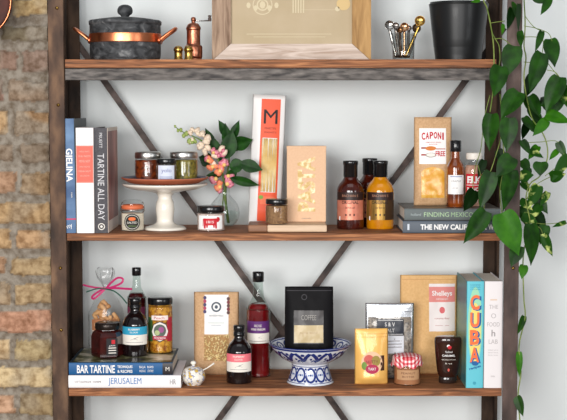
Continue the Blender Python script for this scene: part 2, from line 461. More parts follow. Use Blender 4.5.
for sx in (-1, 1):
    mb = MB(K); r0 = R+.6
    pts = smoothp([(sx*(r0-.5), -9, 20), (sx*(r0+4), -9, 24), (sx*(r0+13), -7.5, 30.5), (sx*(r0+15), 0, 32), (sx*(r0+13), 7.5, 30.5), (sx*(r0+4), 9, 24), (sx*(r0-.5), 9, 20)], 5)
    pts = [(x*(1 if abs(x) > 0 else 1), y, z) for x, y, z in pts]
    mb.tube(pts, 1.5, COPPER, 10)
    for yy in (-9, 9): mb.ball((sx*(r0-1), yy, 20), 3, COPPER, 12, (.6, 1, 1.2))
    mb.build('handle', t)
# --- pepper mill
s = Spot(193.6, ZT, Y=.10); K = s.K
t = thing('pepper_mill', 'small copper pepper mill with a crank handle on top', 'pepper mill', s.loc, rotz=.25)
mb = MB(K); mb.lathe(smoothp([(0, 0), (8.2, 0), (8.6, 1), (8, 2.2), (8.8, 4), (8.9, 13), (8.2, 15), (6.9, 16.5), (6.9, 30), (7.3, 31)], 3), COPPERD, 36)
mb.build('mill_body', t)
mb = MB(K); mb.lathe(smoothp([(7.3, 31), (7.4, 32.4), (6.8, 34), (5, 36.6), (2.2, 37.6), (2, 39), (2.6, 41), (1.8, 43), (0, 43.4)], 3), COPPERD, 36); mb.build('dome', t)
mb = MB(K); mb.tube([(0, 0, 39.6), (8, 0, 39.7), (17, 0, 39.9)], .7, CHROME, 8); c_ = mb.build('crank', t)
mb = MB(K); mb.lathe([(1.6, 39.3), (1.8, 42), (1.3, 43), (1.9, 45), (0, 45.6)], DARKM, 16, (16.6, 0)); mb.build('crank_knob', c_)
# --- brass shakers
for px, Y, r, lab in ((178.4, .055, 4.7, 'little brass shaker further left, between stone pot and pepper mill'), (188.6, .045, 4.6, 'little brass shaker standing directly before the copper pepper mill')):
    s = Spot(px, ZT, Y=Y); K = s.K
    t = thing('shaker', lab, 'shaker', s.loc, group='brass shakers on the top shelf')
    mb = MB(K); mb.lathe(smoothp([(0, 0), (r, 0), (r, 1), (r*.86, 2), (r*.86, 8.4), (r, 9.2), (r, 10)], 2), BRASS, 28); mb.build('shaker_body', t)
    mb = MB(K); mb.lathe(smoothp([(r, 10), (r*.98, 11.2), (r*.7, 13.2), (r*.2, 14.2), (0, 14.3)], 3), BRASS, 28); mb.build('domed_cap', t)
# --- picture frame
s = Spot(291.5, ZT, Y=.10); K = s.K
t = thing('picture_frame', 'large weathered wood frame around a faded tan print', 'picture', s.loc, rotx=-.05)
WF1 = pm('frame_wood_grey', (112, 88, 70), .75, 0, (172, 146, 124), 6, (9, 1, 1), .35, .65, .4, 14, detail=9, dist=1.5)
WF2 = pm('frame_wood_bleached', (166, 144, 128), .8, 0, (212, 196, 184), 7, (1, 1, 9), .3, .6, .4, 14, detail=9, dist=1.5)
WF3 = pm('frame_wood_golden', (136, 100, 58), .7, 0, (188, 148, 96), 7, (9, 1, 1), .3, .7, .3, 14, detail=9, dist=1)
W2, H2, BW, BB = 79.5, 118, 19, 17
def bar(pts, mat, name, lab):
    mb = MB(K); n = len(pts); vs_ = [(x, 0, z) for x, z in pts]+[(x, 7, z) for x, z in pts]
    mb.add(vs_, [tuple(range(n)), tuple(range(2*n-1, n-1, -1))]+[(i, i+n, (i+1) % n+n, (i+1) % n) for i in range(n)], mat, False)
    mb.build(name, t, lab)
bar([(-W2, 0), (-W2+BW-.2, BB), (-W2+BW-.2, H2-BB), (-W2, H2)], WF1, 'frame_rail', 'grey-brown left rail')
bar([(-W2+.35, 0), (W2-.35, 0), (W2-BW, BB-.2), (-W2+BW, BB-.2)], WF2, 'frame_rail', 'bleached bottom rail')
bar([(W2, 0), (W2, H2), (W2-BW+.2, H2-BB), (W2-BW+.2, BB)], WF3, 'frame_rail', 'golden right rail')
bar([(-W2, H2), (-W2+BW, H2-BB), (W2-BW, H2-BB), (W2, H2)], WF2, 'frame_rail', None)
TAN = pm('tan_print_paper', (174, 156, 126), .7, 0, (182, 164, 136), 10); PALE = flat((200, 186, 154)); GOLDP = flat((200, 172, 120))
mb = MB(K); mb.box(-W2+BW-1, W2-BW+1, 4, 5.5, BB-1, H2-BB+1, TAN); mf = front(4)
mb.ring(mf, -29, 56, 9, 10, PALE); mb.ring(mf, -29, 56, 4.5, 6, PALE); mb.disc(mf, -29, 56, 3, 4, PALE, n=7)
for i, a in enumerate((-14, -7, 7, 14)): mb.disc(mf, -29+a, 50+abs(a)*.4, 2.2, 3, PALE, n=8)
for i in range(5): mb.patch(mf, 1+i*2.6, 2.3+i*2.6, 48, 66, PALE)
mb.disc(mf, 52, 57, 7, 6.5, GOLDP, n=11); mb.disc(mf, 46, 52, 2.5, 2.5, PALE, n=9)
mb.patch(mf, -45, 40, 26.6, 27.2, PALE); mb.patch(mf, -38, 34, 23.8, 24.3, PALE)
mb.patch(mf, 8, 48, 51, 51.3, PALE)
mb.build('print', t)
# --- glass of measuring spoons
s = Spot(403.3, ZT, Y=.10); K = s.K
t = thing('glass_tumbler', 'clear glass tumbler holding metal spoons on the top shelf', 'glass', s.loc)
mb = MB(K); mb.lathe([(0, 0), (10.3, 0), (10.8, 1), (11.6, 27), (11.2, 27), (10.4, 2), (0, 2)], glass('tumbler_glass', (240, 242, 242), .02, 1.8), 36); mb.build('glass_wall', t)
def spoon(label, top, base, r, mat, ln=1, yy=0, tilt=0, dep=.5, group='metal spoons in the tumbler'):
    tx, tz = top[0]-403.3, 59.8-top[1]; bx = base
    o = thing('measuring_spoon', label, 'spoon', s.loc, group=group)
    mb = MB(K); d = Vector((tx-bx, yy, tz-3)); n = 10
    mb.tube([(bx+(tx-bx)*i/n, yy*i/n+1, 3+(tz-3-r*.7)*i/n) for i in range(n+1)], 1.5, mat, 8); mb.build('spoon_handle', o)
    mb = MB(K); rot = Matrix.Rotation(tilt, 3, 'Y')
    mb.lathe(smoothp([(0, -r*dep*1.1), (r*.6, -r*dep*.85), (r*.95, -r*dep*.25), (r, 0), (r*.93, 0), (r*.85, -r*.15), (r*.5, -r*dep*.7), (0, -r*dep*.9)], 3), mat, 24)
    M = Matrix.Translation((tx, yy-1, tz)) @ Matrix.Rotation(tilt, 4, 'Y') @ Matrix.Rotation(PI/2*.9, 4, 'X')
    mb.xf(M); mb.build('spoon_bowl', o)
CH2 = pm('tarnished_steel', (128, 120, 114), .25, 1); ROSE = pm('warm_steel', (176, 138, 104), .2, 1)
spoon('silver spoon with round bowl leaning out left of the tumbler', (389.5, 24.5), -7, 5, CHROME, tilt=.5, yy=2)
spoon('bronze spoon whose short bowl shows behind the rosy steel one', (400, 29), -2, 3.4, pm('bronze', (128, 92, 60), .25, 1), yy=4)
spoon('dark small spoon beside the leftmost silver one in the tumbler', (395.2, 25.5), -4, 3.6, CH2, tilt=.2, yy=-3)
spoon('rosy steel spoon standing in the middle of the tumbler', (404, 26.5), 1, 4.4, ROSE, yy=-2)
spoon('little dark spoon just right of the rosy steel one', (409, 27.5), 4, 2.8, CH2, yy=3)
spoon('brass bowled spoon rising highest at the tumbler right side', (419.4, 20.4), 2, 5.2, BRASS, tilt=-.2, yy=-1)
spoon('dark steel spoon tucked under the brass bowled one', (416.5, 27.5), 5, 4.6, CH2, tilt=.6, yy=3)
# --- black planter
s = Spot(458.2, ZT, Y=.125); K = s.K
t = thing('planter', 'large glossy charcoal planter pot at the right end of the top shelf', 'planter', s.loc)
mb = MB(K); mb.lathe(smoothp([(0, 0), (21.8, 0), (22.9, 1.5), (26.5, 29), (29.4, 54), (29.8, 55.5), (28.6, 55.8), (28, 54), (22, 4), (0, 4)], 4), pm('charcoal_glaze', (24, 25, 26), .35, coat=.05), 64); mb.build('pot_wall', t)
mb = MB(K); mb.lathe([(0, 46), (26, 46.5), (26.5, 48), (0, 49)], pm('potting_soil', (44, 34, 28), .9, bump=.6, bscale=80), 32); mb.build('soil', t)

# --- copper pan hanging on the brick
p0 = at(-23, 2, -.02)
t = thing('copper_pan', 'round copper pan hanging on the brick wall at the top left corner', 'pan', p0)
mb = MB(KK(0)); mb.lathe(smoothp([(0, 0), (30, 0), (33.5, -2), (35.5, -16), (36.6, -17), (36.8, -15.5), (35, -1), (31, 2), (0, 2)], 3), pm('dark_pan_copper', (52, 24, 18), .6, .1, (84, 40, 30), 20), 64)
mb.lathe([(35.4, -16), (36.8, -17.6), (37.4, -16), (36.6, -14.6)], COPPER, 64)
mb.xf(Matrix.Rotation(-PI/2, 4, 'X')); 
mb.v = [(v[0], -v[1]*1-0 if False else v[1], v[2]) for v in mb.v]
mb.build('pan_bowl', t)
mb = MB(KK(0)); mb.tube([(0, 3, 36), (0, 4, 60), (0, 8, 95)], 2.6, COPPER); mb.build('pan_handle', t)

# ================================================================ MIDDLE SHELF : standing books
BLUE = pm('blue_cloth_cover', (52, 76, 116), .65, 0, (118, 148, 182), 9, (1, 1, 1.6), .3, .7, detail=8)
def gj(mb, mf):
    mb.text('GJELINA', mf, -.2, 67.5, 8.2, WHITE, width=33, rot=-90, bold=.025)
    mb.patch(mf, -6, 6, 13.2, 14.6, flat((196, 60, 96)), nu=8); mb.text('ny', mf, 0, 6, 4.5, WHITE, rot=20)
    mb.text('travis', mf, 2.6, 38, 1.6, OFFW, rot=-90)
s = Spot(71.2, ZM, row=232.6); K = s.K
book('cookbook', 'blue cookbook standing at the far left, white capitals on spine', s.X, .006, ZM+EPS, 12.4, 113.5, 82, K, BLUE, pm('slate_cover', (78, 86, 90), .5), draw=gj, lean=-.008)
WC = pm('white_diamond_cover', (236, 231, 231), .6, 0, (244, 241, 241), 240, detail=1)
def mx(mb, mf):
    CO = flat((226, 104, 88)); 
    mb.patch(mf, -8.4, 8.4, 50, 87, flat((222, 132, 116)), nu=10); mb.patch(mf, -7.6, 7.6, 51, 86, CO, off=.3, nu=10)
    for i, (z, h_, w__) in enumerate(((81, 2, 10), (76.5, 2.6, 12), (71.5, 3.4, 11), (66, 2, 10), (61.5, 2.4, 12), (57, 1.8, 9))): mb.text('MENU NOTES'[i % 2:i % 2+8], mf, 0, z, h_*.7, flat((240, 170, 156)), width=w__, off=.45)
    for r_ in range(26):
        for c_ in range(5):
            z = 3+r_*4; 
            if 47 < z < 89: continue
            mb.disc(mf, -7+c_*3.5, z, .5, .8, flat((206, 198, 200)), n=4, rings=1, off=.2)
s = Spot(86.6, ZM, row=232.6); K = s.K
book('cookbook', 'thick white cookbook with a coral panel on its spine', s.X, .005, ZM+EPS, 17.6, 104.5, 78, K, WC, pm('white_cover', (222, 216, 212), .6), draw=mx)
GRY = pm('graphite_cloth_cover', (68, 66, 70), .65, 0, (82, 80, 84), 200)
def ta(mb, mf):
    mb.text('TARTINE ALL DAY', mf, 0, 46, 6.4, flat((206, 204, 206)), width=66, rot=-90); mb.text('PRUEITT', mf, 0, 92, 3, flat((206, 204, 206)), width=15, rot=-90)
    mb.ring(mf, 0, 6.5, 2.6, 3.4, OFFW); mb.disc(mf, 0, 6.5, 1.2, 1.2, OFFW)
s = Spot(102.6, ZM, row=232.6); K = s.K
def tc(mb, mf):
    mb.patch(mf, 2, 76, 3, 101, pm('dark_red_photo', (112, 42, 44), .4, 0, (206, 140, 120), 9, (1, 1, .35), .4, .75, detail=8, dist=1.5), nu=4)
    mb.patch(mf, 2, 76, 3, 12, flat((214, 204, 198)), off=.35)
book('cookbook', 'graphite grey cookbook with a dark red photo on its cover', s.X, .005, ZM+EPS, 13.6, 104.5, 80, K, GRY, GRY, side=flat((222, 206, 192)), draw=ta, cover_draw=tc)
# --- clip jar
s = Spot(132.8, ZM, row=231.6, r=11); K = s.K
t = thing('clip_top_jar', 'small clip-top glass jar of pale salt with a round dark label', 'jar', s.loc, rotz=.1)
mb = MB(K); mb.lathe(smoothp([(0, .3), (9.5, .3), (11, 1.5), (11.2, 15), (10.2, 19), (8.6, 21.5), (9.2, 22.5)], 3), GL, 36, sq=lambda a: 1+.06*math.cos(4*a)); mb.build('jar_glass', t)
mb = MB(K); mb.lathe(smoothp([(0, 1), (9, 1), (10.2, 2), (10.3, 14.6), (9.8, 17.6), (0, 18)], 3), pm('coarse_salt', (238, 228, 210), .8, 0, (216, 200, 176), 300, bump=.2, bscale=500), 32, sq=lambda a: 1+.06*math.cos(4*a)); mb.build('salt', t)
mb = MB(K); mb.lathe([(8.6, 21.6), (10.6, 21.8), (11, 23), (10.9, 25.6), (9.2, 26.2)], pm('orange_rubber', (206, 108, 70), .4), 32); mb.build('gasket', t)
mb = MB(K); mb.lathe(smoothp([(9.2, 24.9), (9.8, 25.6), (9.6, 28), (8, 30.6), (0, 31)], 3), GL, 32); mb.build('glass_lid', t)
mb = MB(K)
for sx in (-1, 1): mb.tube([(sx*9, 1, 17), (sx*11.6, 0, 20), (sx*11.4, -2, 25), (sx*10, -1, 29)], .5, CHROME, 6)
mb.tube([(-11, -3, 21), (-6, -9.6, 21), (0, -11, 21), (6, -9.6, 21), (11, -3, 21)], .5, CHROME, 6); mb.build('wire_clip', t)
mb = MB(K); mf = cyl(11.6); mb.disc(mf, -.5, 9.6, 8.3, 8.3, flat((40, 40, 34)), n=28); mb.ring(mf, -.5, 9.6, 6.7, 7.1, OFFW)
mb.text('SALTED', mf, -.5, 9, 2, OFFW, width=10); mb.disc(mf, -.5, 12.6, 3.6, 1.8, flat((216, 106, 50)), off=.45); mb.text('ARTISAN', mf, -.5, 5.6, 1.2, flat((110, 140, 70)), width=8); mb.build('paper_label', t)
# --- cake stand
s = Spot(165.2, ZM, row=231.2, r=20.5); K = s.K; CSK = K; CSY = s.Y
t = thing('cake_stand', 'white ceramic pedestal cake stand on the middle shelf', 'cake stand', s.loc)
prof = smoothp([(0, 0), (19.5, 0), (20.6, 1), (19.5, 2.6), (14, 4.2), (10, 6), (8.3, 9), (8.9, 15), (9.4, 21), (8.6, 27), (6.9, 31), (7.4, 34), (10, 36.5), (20, 38.6), (34, 40.8), (41, 43.6), (42.4, 45.4), (41.6, 46.2), (38, 44.4), (30, 43), (0, 42.6)], 4)
mb = MB(K); mb.lathe(prof, CER, 72)
mb.build('stand_body', t)
zc = s.z+46.3*K
t = thing('terracotta_plate', 'round terracotta plate lying on top of the white cake stand', 'plate', (s.X, s.Y, zc))
TER = pm('terracotta', (170, 92, 62), .5, 0, (186, 108, 76), 30)
mb = MB(K); mb.lathe(smoothp([(0, 0), (30, 0), (36, 1.3), (42, 4.2), (43.2, 5.4), (42.6, 6), (40, 5.2), (33, 2.4), (0, 2)], 3), TER, 72)
mb.lathe([(37.6, 4.35), (41.4, 5.7), (41, 6.1), (37.4, 4.7)], flat((108, 118, 138)), 72); mb.build('plate_body', t)
zp = zc+2.05*K+EPS
def squat(px, Y, r, h, lidh, cont, lidm, label, cat, z=zp, lab=None, name='preserve_jar', glassm=None, group=None, contname='preserve'):
    c, q = math.cos(TILT), math.sin(TILT); dz = z-CZ; dep = (Y+CD)*c-dz*q; Kk = dep/F
    t = thing(name, label, cat, ((px-283.5)*Kk, Y, z), group=group)
    mb = MB(Kk); mb.lathe(smoothp([(0, 0), (r-1.2, 0), (r-.2, 1), (r, 2.5), (r, h-lidh-3), (r-1, h-lidh-1), (r-1.2, h-lidh)], 3), glassm or GL, 40); mb.build('jar_glass', t)
    mb = MB(Kk); mb.lathe(smoothp([(0, .5), (r-1.6, .5), (r-.7, 1.4), (r-.6, 3), (r-.6, h-lidh-3.4), (r-1.5, h-lidh-1.4), (0, h-lidh-1.2)], 3), cont, 36); mb.build(contname, t)
    mb = MB(Kk); lid(mb, r-.2, h-lidh, lidh, lidm); mb.build('screw_lid', t)
    if lab: mb = MB(Kk); lab(mb, cyl(r+.1)); mb.build('paper_label', t)
    return t
AMB = pm('amber_marmalade', (58, 20, 8), .3, 0, (134, 58, 20), 120, coat=.6, detail=4)
GRN = pm('pickled_green_relish', (70, 64, 14), .35, 0, (150, 132, 48), 160, coat=.6, detail=3)
BRK = pm('dark_relish', (58, 34, 22), .4, 0, (110, 74, 44), 160, coat=.6)
squat(148.2, CSY+.0, 13.4, 29, 6.6, AMB, STEEL, 'amber marmalade jar with tin lid on the left of the cake stand', 'jar', contname='marmalade')
squat(184, CSY+.01, 14, 29, 6.6, GRN, STEEL, 'green relish jar with tin lid on the right of the cake stand', 'jar', contname='relish')
def yo(mb, mf):
    mb.patch(mf, -8, 9.6, 1.4, 17, pm('pale_blue_label', (208, 212, 226), .6), nu=12)
    mb.text('yolo', mf, 1, 11.5, 5, flat((84, 96, 150)), width=10); mb.patch(mf, -6, 7, 5.2, 5.8, flat((110, 120, 165)), off=.4); mb.patch(mf, -6, 7, 3.4, 4, flat((110, 120, 165)), off=.4)
squat(166.4, CSY-.052, 10.4, 23.5, 5, BRK, BLACKG, 'dark jar with pale blue handwritten label, front of the cake stand', 'jar', lab=yo, contname='relish')
# --- cow jar
def cow(mb, mf):
    mb.patch(mf, -13, 13.4, 2, 15.5, WHITE, nu=16); r_ = RED
    mb.patch(mf, -6.4, 6.6, 6, 12.8, r_, off=.5, nu=10, nv=2)
    for q in ([(-6.4, 2.8), (-4.6, 2.8), (-4.2, 6), (-6.4, 6)], [(-3.6, 3.4), (-2.6, 3.4), (-2, 6), (-4, 6)], [(3.2, 3.4), (4.2, 3.4), (4.4, 6), (2.6, 6)], [(5, 2.8), (6.6, 2.8), (6.6, 6), (4.6, 6)], [(6.6, 9.4), (8, 9), (10, 11.4), (9.4, 13.6), (6.6, 14.2)], [(-7.6, 5), (-6.9, 5), (-6.4, 12.8), (-7.4, 12)]): mb.poly(q, mf, r_, .5)
    mb.text('1815', mf, 0, 9.3, 2.4, WHITE, width=7, off=.8)
s = Spot(211, ZM, row=231.6, r=14)
squat(211, s.Y, 14, 24.5, 6, pm('pink_flake_salt', (176, 140, 128), .7, 0, (222, 206, 196), 240), BLACKG, 'squat jar with black lid and a red cow on its label', 'jar', z=ZM+EPS, lab=cow, contname='salt', name='salt_jar')
# --- round vase
s = Spot(224.4, ZM, row=227.2, r=10); VS = s; K = s.K
t = thing('bud_vase', 'round clear glass bud vase holding a pink flower stalk', 'vase', s.loc)
prof = smoothp([(0, 0), (7, 0), (11, 2.5), (14.4, 8), (15.2, 15), (13.4, 22), (9, 27.4), (5.8, 31), (5.3, 36), (6.6, 41)], 5)
mb = MB(K); mb.lathe(prof, glass('vase_glass', (249, 251, 251), .02, 2.2), 48); mb.build('vase_glass', t)
mb = MB(K); mb.lathe(smoothp([(0, 1), (6.6, 1), (10.4, 3), (13.6, 9.5), (13.8, 15), (0, 15)], 4), glass('water', (243, 248, 246), .02, .5, 1.2), 40); mb.build('water', t)
LEAFD = pm('dark_foliage', (14, 46, 10), .42, 0, (30, 74, 18), 60, spec=.12)
LEAF = pm('pothos_green', (14, 44, 4), .4, 0, (30, 72, 8), 40, spec=.16, detail=3)
LEAFB = pm('pothos_bright_green', (34, 86, 3), .4, 0, (50, 106, 8), 40, spec=.14, detail=3)
LEAFV = pm('pothos_variegated', (26, 66, 10), .45, 0, (186, 198, 114), 45, lo=.55, hi=.68, spec=.1, detail=3)
STEM = pm('green_stem', (96, 122, 56), .5); STEMP = pm('pothos_stem', (84, 106, 36), .5, 0, (126, 140, 66), 40)
def leaf(mb, base, tip, wd, mat, up=Vector((0, -1, 0)), fold=.25, droop=.12, shape='heart', n=10, m_=8, twist=0):
    base, tip = Vector(base), Vector(tip); ax = tip-base; L = ax.length; ax.normalize()
    side = ax.cross(up).normalized(); nrm = side.cross(ax).normalized()
    if twist: 
        rm = Matrix.Rotation(twist, 3, ax); side = rm @ side; nrm = rm @ nrm
    P = []
    for i in range(n+1):
        q = i/n
        if shape == 'heart': wq = (math.sin(PI*q**.74)**(.62+.65*q)) if 0 < q < 1 else 0
        else: wq = math.sin(PI*q**.85)**(.8+.4*q) if 0 < q < 1 else 0
        row = []
        back = .10*L if shape == 'heart' else 0
        for j in range(m_+1):
            r_ = -1+2*j/m_
            c = base+ax*(L*q-back*abs(r_)**2*(1-q)*2*(wq))+side*(r_*wq*wd/2)
            c = c-nrm*(droop*L*q*q)-nrm*(-fold*abs(r_)*wq*wd/2)*1+nrm*(-.05*wd*(r_*wq)**2)
            row.append(c)
        P.append(row)
    mb.grid(P, mat, True)
def V2(px, py, y=0): return Vector((px-VS.px if False else px-224.4, y, 227.2-py))
# snapdragon
t = thing('flower_stalk', 'pink and cream snapdragon stalk arching left out of the vase', 'flower', VS.loc)
pts = smoothp([(228-224.4, 2, 4), (225-224.4, -1, 30), (-.4, -2, 45), (-4, -4, 62), (-12, -6, 78), (-26, -7, 88), (-38, -7, 93), (-49, -8, 100)], 5)
mb = MB(K); mb.tube(pts, [1.3-.9*i/(len(pts)-1) for i in range(len(pts))], STEM, 8); mb.build('stem', t)
PK = pm('pink_petal', (196, 90, 120), .6, 0, (232, 160, 170), 200); CO = pm('orange_petal', (226, 120, 86), .6, 0, (236, 150, 110), 200)
CRM = pm('cream_petal', (236, 222, 196), .6, 0, (226, 200, 180), 200); BUD = pm('green_bud', (150, 168, 92), .6)
rnd = random.Random(5)
fl = [(-4, 40, CO, PK, 3.8), (3.5, 43, PK, PK, 3.8), (-8, 48, PK, CO, 3.8), (4.5, 51, PK, CO, 3.4), (-3.5, 56, CO, PK, 3.8), (-11, 60, CO, CRM, 3.6), (.5, 62, PK, PK, 3.6), (-15.5, 66, CO, PK, 3.2), (-5, 71, CRM, PK, 3.6), (-.5, 76, CRM, PK, 3.4), (-10, 74, PK, CRM, 3.0),
      (-18, 77, CRM, CRM, 3.6), (-15, 86, CRM, CRM, 3.6), (-20, 91, CRM, CRM, 3.0), (-25, 81, CRM, CRM, 3.2), (-25, 95, CRM, CRM, 2.8), (-31, 84, CRM, BUD, 3.0), (-32, 95, CRM, CRM, 2.6)]
for (x, z, c1, c2, r_) in fl:
    r_ *= 1.4
    mb = MB(K); y = -8+rnd.uniform(-2, 2)
    for k in range(3):
        a = rnd.uniform(0, 6.28)+k*2.1; rot = Matrix.Rotation(a, 3, 'Y') @ Matrix.Rotation(rnd.uniform(-.5, .5), 3, 'X')
        mb.ball((x+math.cos(a)*r_*.55, y-k*.6, z+math.sin(a)*r_*.5), r_*.8, c1 if k else c2, 10, (1, .6, .7), rot, .5)
    mb.ball((x, y-2.4, z), r_*.42, flat((238, 196, 120)) if c1 is not CRM else c2, 8)
    mb.build('bloom', t)
for i in range(6):
    mb = MB(K); q = i/5; mb.ball((-34-q*14, -8, 88+q*11+(3 if i % 2 else -2.5)*(1-q*.7)), 2.4-q*1.2, BUD, 8, (1, 1, 1.3), nz=.3); mb.build('bud', t)
# leafy branch
t = thing('leafy_branch', 'dark green leafy sprig standing behind the flowers in the vase', 'plant', VS.loc)
mb = MB(K); mb.tube(smoothp([(4, 4, 3), (1, 3, 30), (3, 4, 50), (5, 5, 70), (6, 6, 90)], 4), [1.2]*9+[1, .9, .8, .7, .6, .5, .4, .3], STEM, 8)
mb.tube(smoothp([(-3, 3, 4), (-1, 2, 30), (2, 4, 52), (20, 3, 62)], 4), .7, STEM, 6)
mb.build('stem', t)
for (b, tp, wd, y, tw) in [((222, 163), (208, 133), 10, 2, .2), ((214, 150), (206, 129), 8, 4, .3), ((226, 155), (231, 118), 0, 0, 0), ((229, 140), (219, 121), 8, 6, .2), ((231, 143), (239, 121), 8, 6, -.3), ((226, 160), (233, 131), 14, 0, 0),
                           ((231, 147), (253, 141), 13, 3, .3), ((232, 152), (247, 140), 8, 5, .4), ((230, 168), (246, 163), 12, -10, -.2), ((240, 163), (263, 170), 11, -14, -.1), ((230, 178), (260, 186), 8, -12, .2), ((226, 185), (238, 166), 8, 1, .2), ((212, 163), (199, 158), 12, 6, 0), ((222, 176), (206, 176), 6, 4, .3), ((228, 150), (226, 124), 9, 3, .3)]:
    if wd == 0: continue
    mb = MB(K); leaf(mb, V2(*b, y), V2(*tp, y-3), wd*1.2, LEAFD, shape='oval', twist=tw, fold=.2, droop=.08); mb.build('leaf', t)
# --- pasta bag (spaghetti) with orange band
ORG = pm('orange_print', (232, 92, 58), .5); SPAG = pm('spaghetti', (226, 190, 116), .5, 0, (238, 214, 156), 40)
s = Spot(264.3, ZM, Y=.21); K = s.K
t = thing('pasta_bag', 'tall white spaghetti packet with an orange band down its front', 'packet', s.loc, roty=.042)
H = 130.5; W_ = 33
bm_ = bag_map(W_, H, 15, 3, .12, 2, .35, 3)
mb = MB(K); bag_body(mb, bm_, W_, H, pm('white_packet_film', (230, 228, 226), .35))
mb.patch(bm_, -7.6, 11.4, 88, 126.5, ORG, nu=10, nv=10, off=.3); mb.patch(bm_, -7.6, 11.4, 5, 34, ORG, nu=10, nv=8, off=.3)
mb.patch(bm_, -7.6, -5.2, 34, 88, ORG, nu=2, nv=14, off=.3); mb.patch(bm_, 9.4, 11.4, 34, 88, ORG, nu=2, nv=14, off=.3)
mb.text('M', bm_, 2, 109, 14, INK, width=13.5, bold=.0, off=.8); mb.text('MARTIN', bm_, 2, 97.5, 2.2, flat((150, 60, 44)), width=11, off=.7); mb.text('SPAGHETTI', bm_, 2, 93.5, 1.6, flat((150, 60, 44)), width=12, off=.7)
mb.patch(bm_, -5, 9, 22, 30, flat((240, 120, 84)), off=.6); mb.disc(bm_, -4.6, 29, 2.4, 2, flat((120, 160, 60)), off=.7)
mb.build('packet_film', t)
mb = MB(K)
rnd = random.Random(1)
for i in range(24):
    u = -5+i*.62; a = rnd.uniform(-1.5, 1.5); pts = [bm_(u+a*(j/6-.5), 34.6+j*8.8, .5+.25*(i % 2)) for j in range(7)]; mb.tube(pts, .38, SPAG, 5)
mb.build('spaghetti', t)['kind'] = 'stuff'
# --- wooden board
WB = pm('walnut_board', (120, 82, 58), .5, 0, (150, 108, 80), 10, (1, 12, 12), bump=.1); WB2 = pm('maple_board', (202, 172, 142), .5, 0, (218, 190, 162), 10, (1, 12, 12), bump=.1)
s = Spot(287.5, ZM, row=232.4); K = s.K; bz = ZM+EPS
t = thing('serving_board', 'two-tone wooden board under the small spice jar', 'board', (s.X, s.Y+.001, bz))
mb = MB(K); mb.box(-39.5, -20, 0, 46, 0, 7, WB, 1.2, 2); mb.box(-20.2, 39.5, 0, 46, 0, 7, WB2, 1.2, 2); mb.build('board_body', t)
BZ = bz+7*K+EPS; BY = s.Y
s2 = Spot(276.8, BZ, row=222.5, r=0)
t = squat(276.8, BY+.035, 11.3, 25, 5.2, pm('brown_spice_mix', (84, 48, 32), .8, 0, (176, 136, 92), 260, bump=.5, bscale=400, detail=3), BLACKG, 'small jar of brown spice blend on the two-tone board', 'jar', z=BZ, contname='spice', name='spice_jar')
# --- pasta box with letter windows
s = Spot(306.4, BZ, Y=BY+.085); K = s.K
t = thing('pasta_box', 'pale kraft carton with letter windows showing golden pasta', 'box', s.loc, rotx=-.012)
mb = MB(K); mb.box(-19.6, 19.6, 0, 11, 0, 75.5, KRAFTL, .5, 1); mb.box(-19.8, 19.8, -.2, 11.2, 72.5, 76, KRAFTL, .4, 1); mf = front(0)
mb.text('pappardelle', mf, 0, 3.6, 1.5, GREYINK, width=9)
mb.build('carton', t)
GP = pm('golden_pasta', (196, 158, 84), .3, 0, (240, 222, 176), 70, lo=.45, hi=.62, detail=3, coat=.15)
mb = MB(K); mb.text('PASTA', mf, 0, 38, 18, GP, width=55, rot=90, bold=.05, off=.3)
mb.build('letter_window', t)
# --- sauce bottles
SP = smoothp([(0, 0), (11.5, 0), (13, .8), (13.6, 2.5), (13.7, 26), (13.7, 35), (13.2, 40), (11.2, 44.6), (8, 48.6), (6.4, 51.6), (6.1, 55)], 4)
CP = [(6.6, 51.5), (7.1, 52), (7.1, 63.6), (7.5, 64), (7.6, 67), (7.2, 67.8), (0, 68)]
def sauce(px, row, label, mat, lc, y=None, lab2=None):
    s = Spot(px, ZM, row=row, r=13) if y is None else Spot(px, ZM, Y=y); K = s.K
    t = thing('sauce_bottle', label, 'bottle', s.loc, group='sauce bottles on the middle shelf')
    def lb(mb):
        mf = cyl(13.75); dk = flat((44, 26, 22), .4)
        mb.patch(mf, -17, 15, 29, 37, dk, nu=26); mb.patch(mf, -17, 15, 9.5, 29, lc, nu=26)
        mb.text('BACHAN S', mf, -1, 33.6, 2.4, flat((170, 120, 96)), width=16); mb.text('ORIGINAL', mf, -1, 27, 3.2, dk, width=17, bold=.02); mb.text('barbecue', mf, -1, 22, 2.4, dk, width=9)
        for k in (-5, -1, 3): mb.disc(mf, k, 14.6, .8, 1.1, dk, off=.5)
        if lab2: mb.patch(mf, 4, 17, 9.5, 29, lab2, off=.35, nu=10)
        mb.patch(mf, -12.8, -11.4, 9, 13, WHITE, off=.45)
    bottle_parts(t, K, SP, mat, CP, BLACKG, lb)
LQR = pm('brown_red_sauce_glass', (42, 10, 6), .12, 0, (70, 20, 10), 30, coat=.7); LQY = pm('mustard_sauce_glass', (184, 112, 4), .12, 0, (202, 132, 10), 30, coat=.7)
PINKL = pm('salmon_foil_label', (198, 118, 96), .35, .35, (214, 136, 112), 60); GOLDL = pm('gold_brown_label', (120, 88, 40), .3, .5, (176, 138, 70), 26, (3, 3, .6)); DKL = flat((62, 42, 24), .4)
sauce(350.3, 229.6, 'dark red sauce bottle with a salmon pink label', LQR, PINKL)
sauce(380, 229.6, 'mustard yellow sauce bottle with a gold-brown label', LQY, GOLDL, lab2=DKL)
sauce(369.5, 225, 'dark red sauce bottle half hidden behind the yellow one', LQR, PINKL, y=.205)
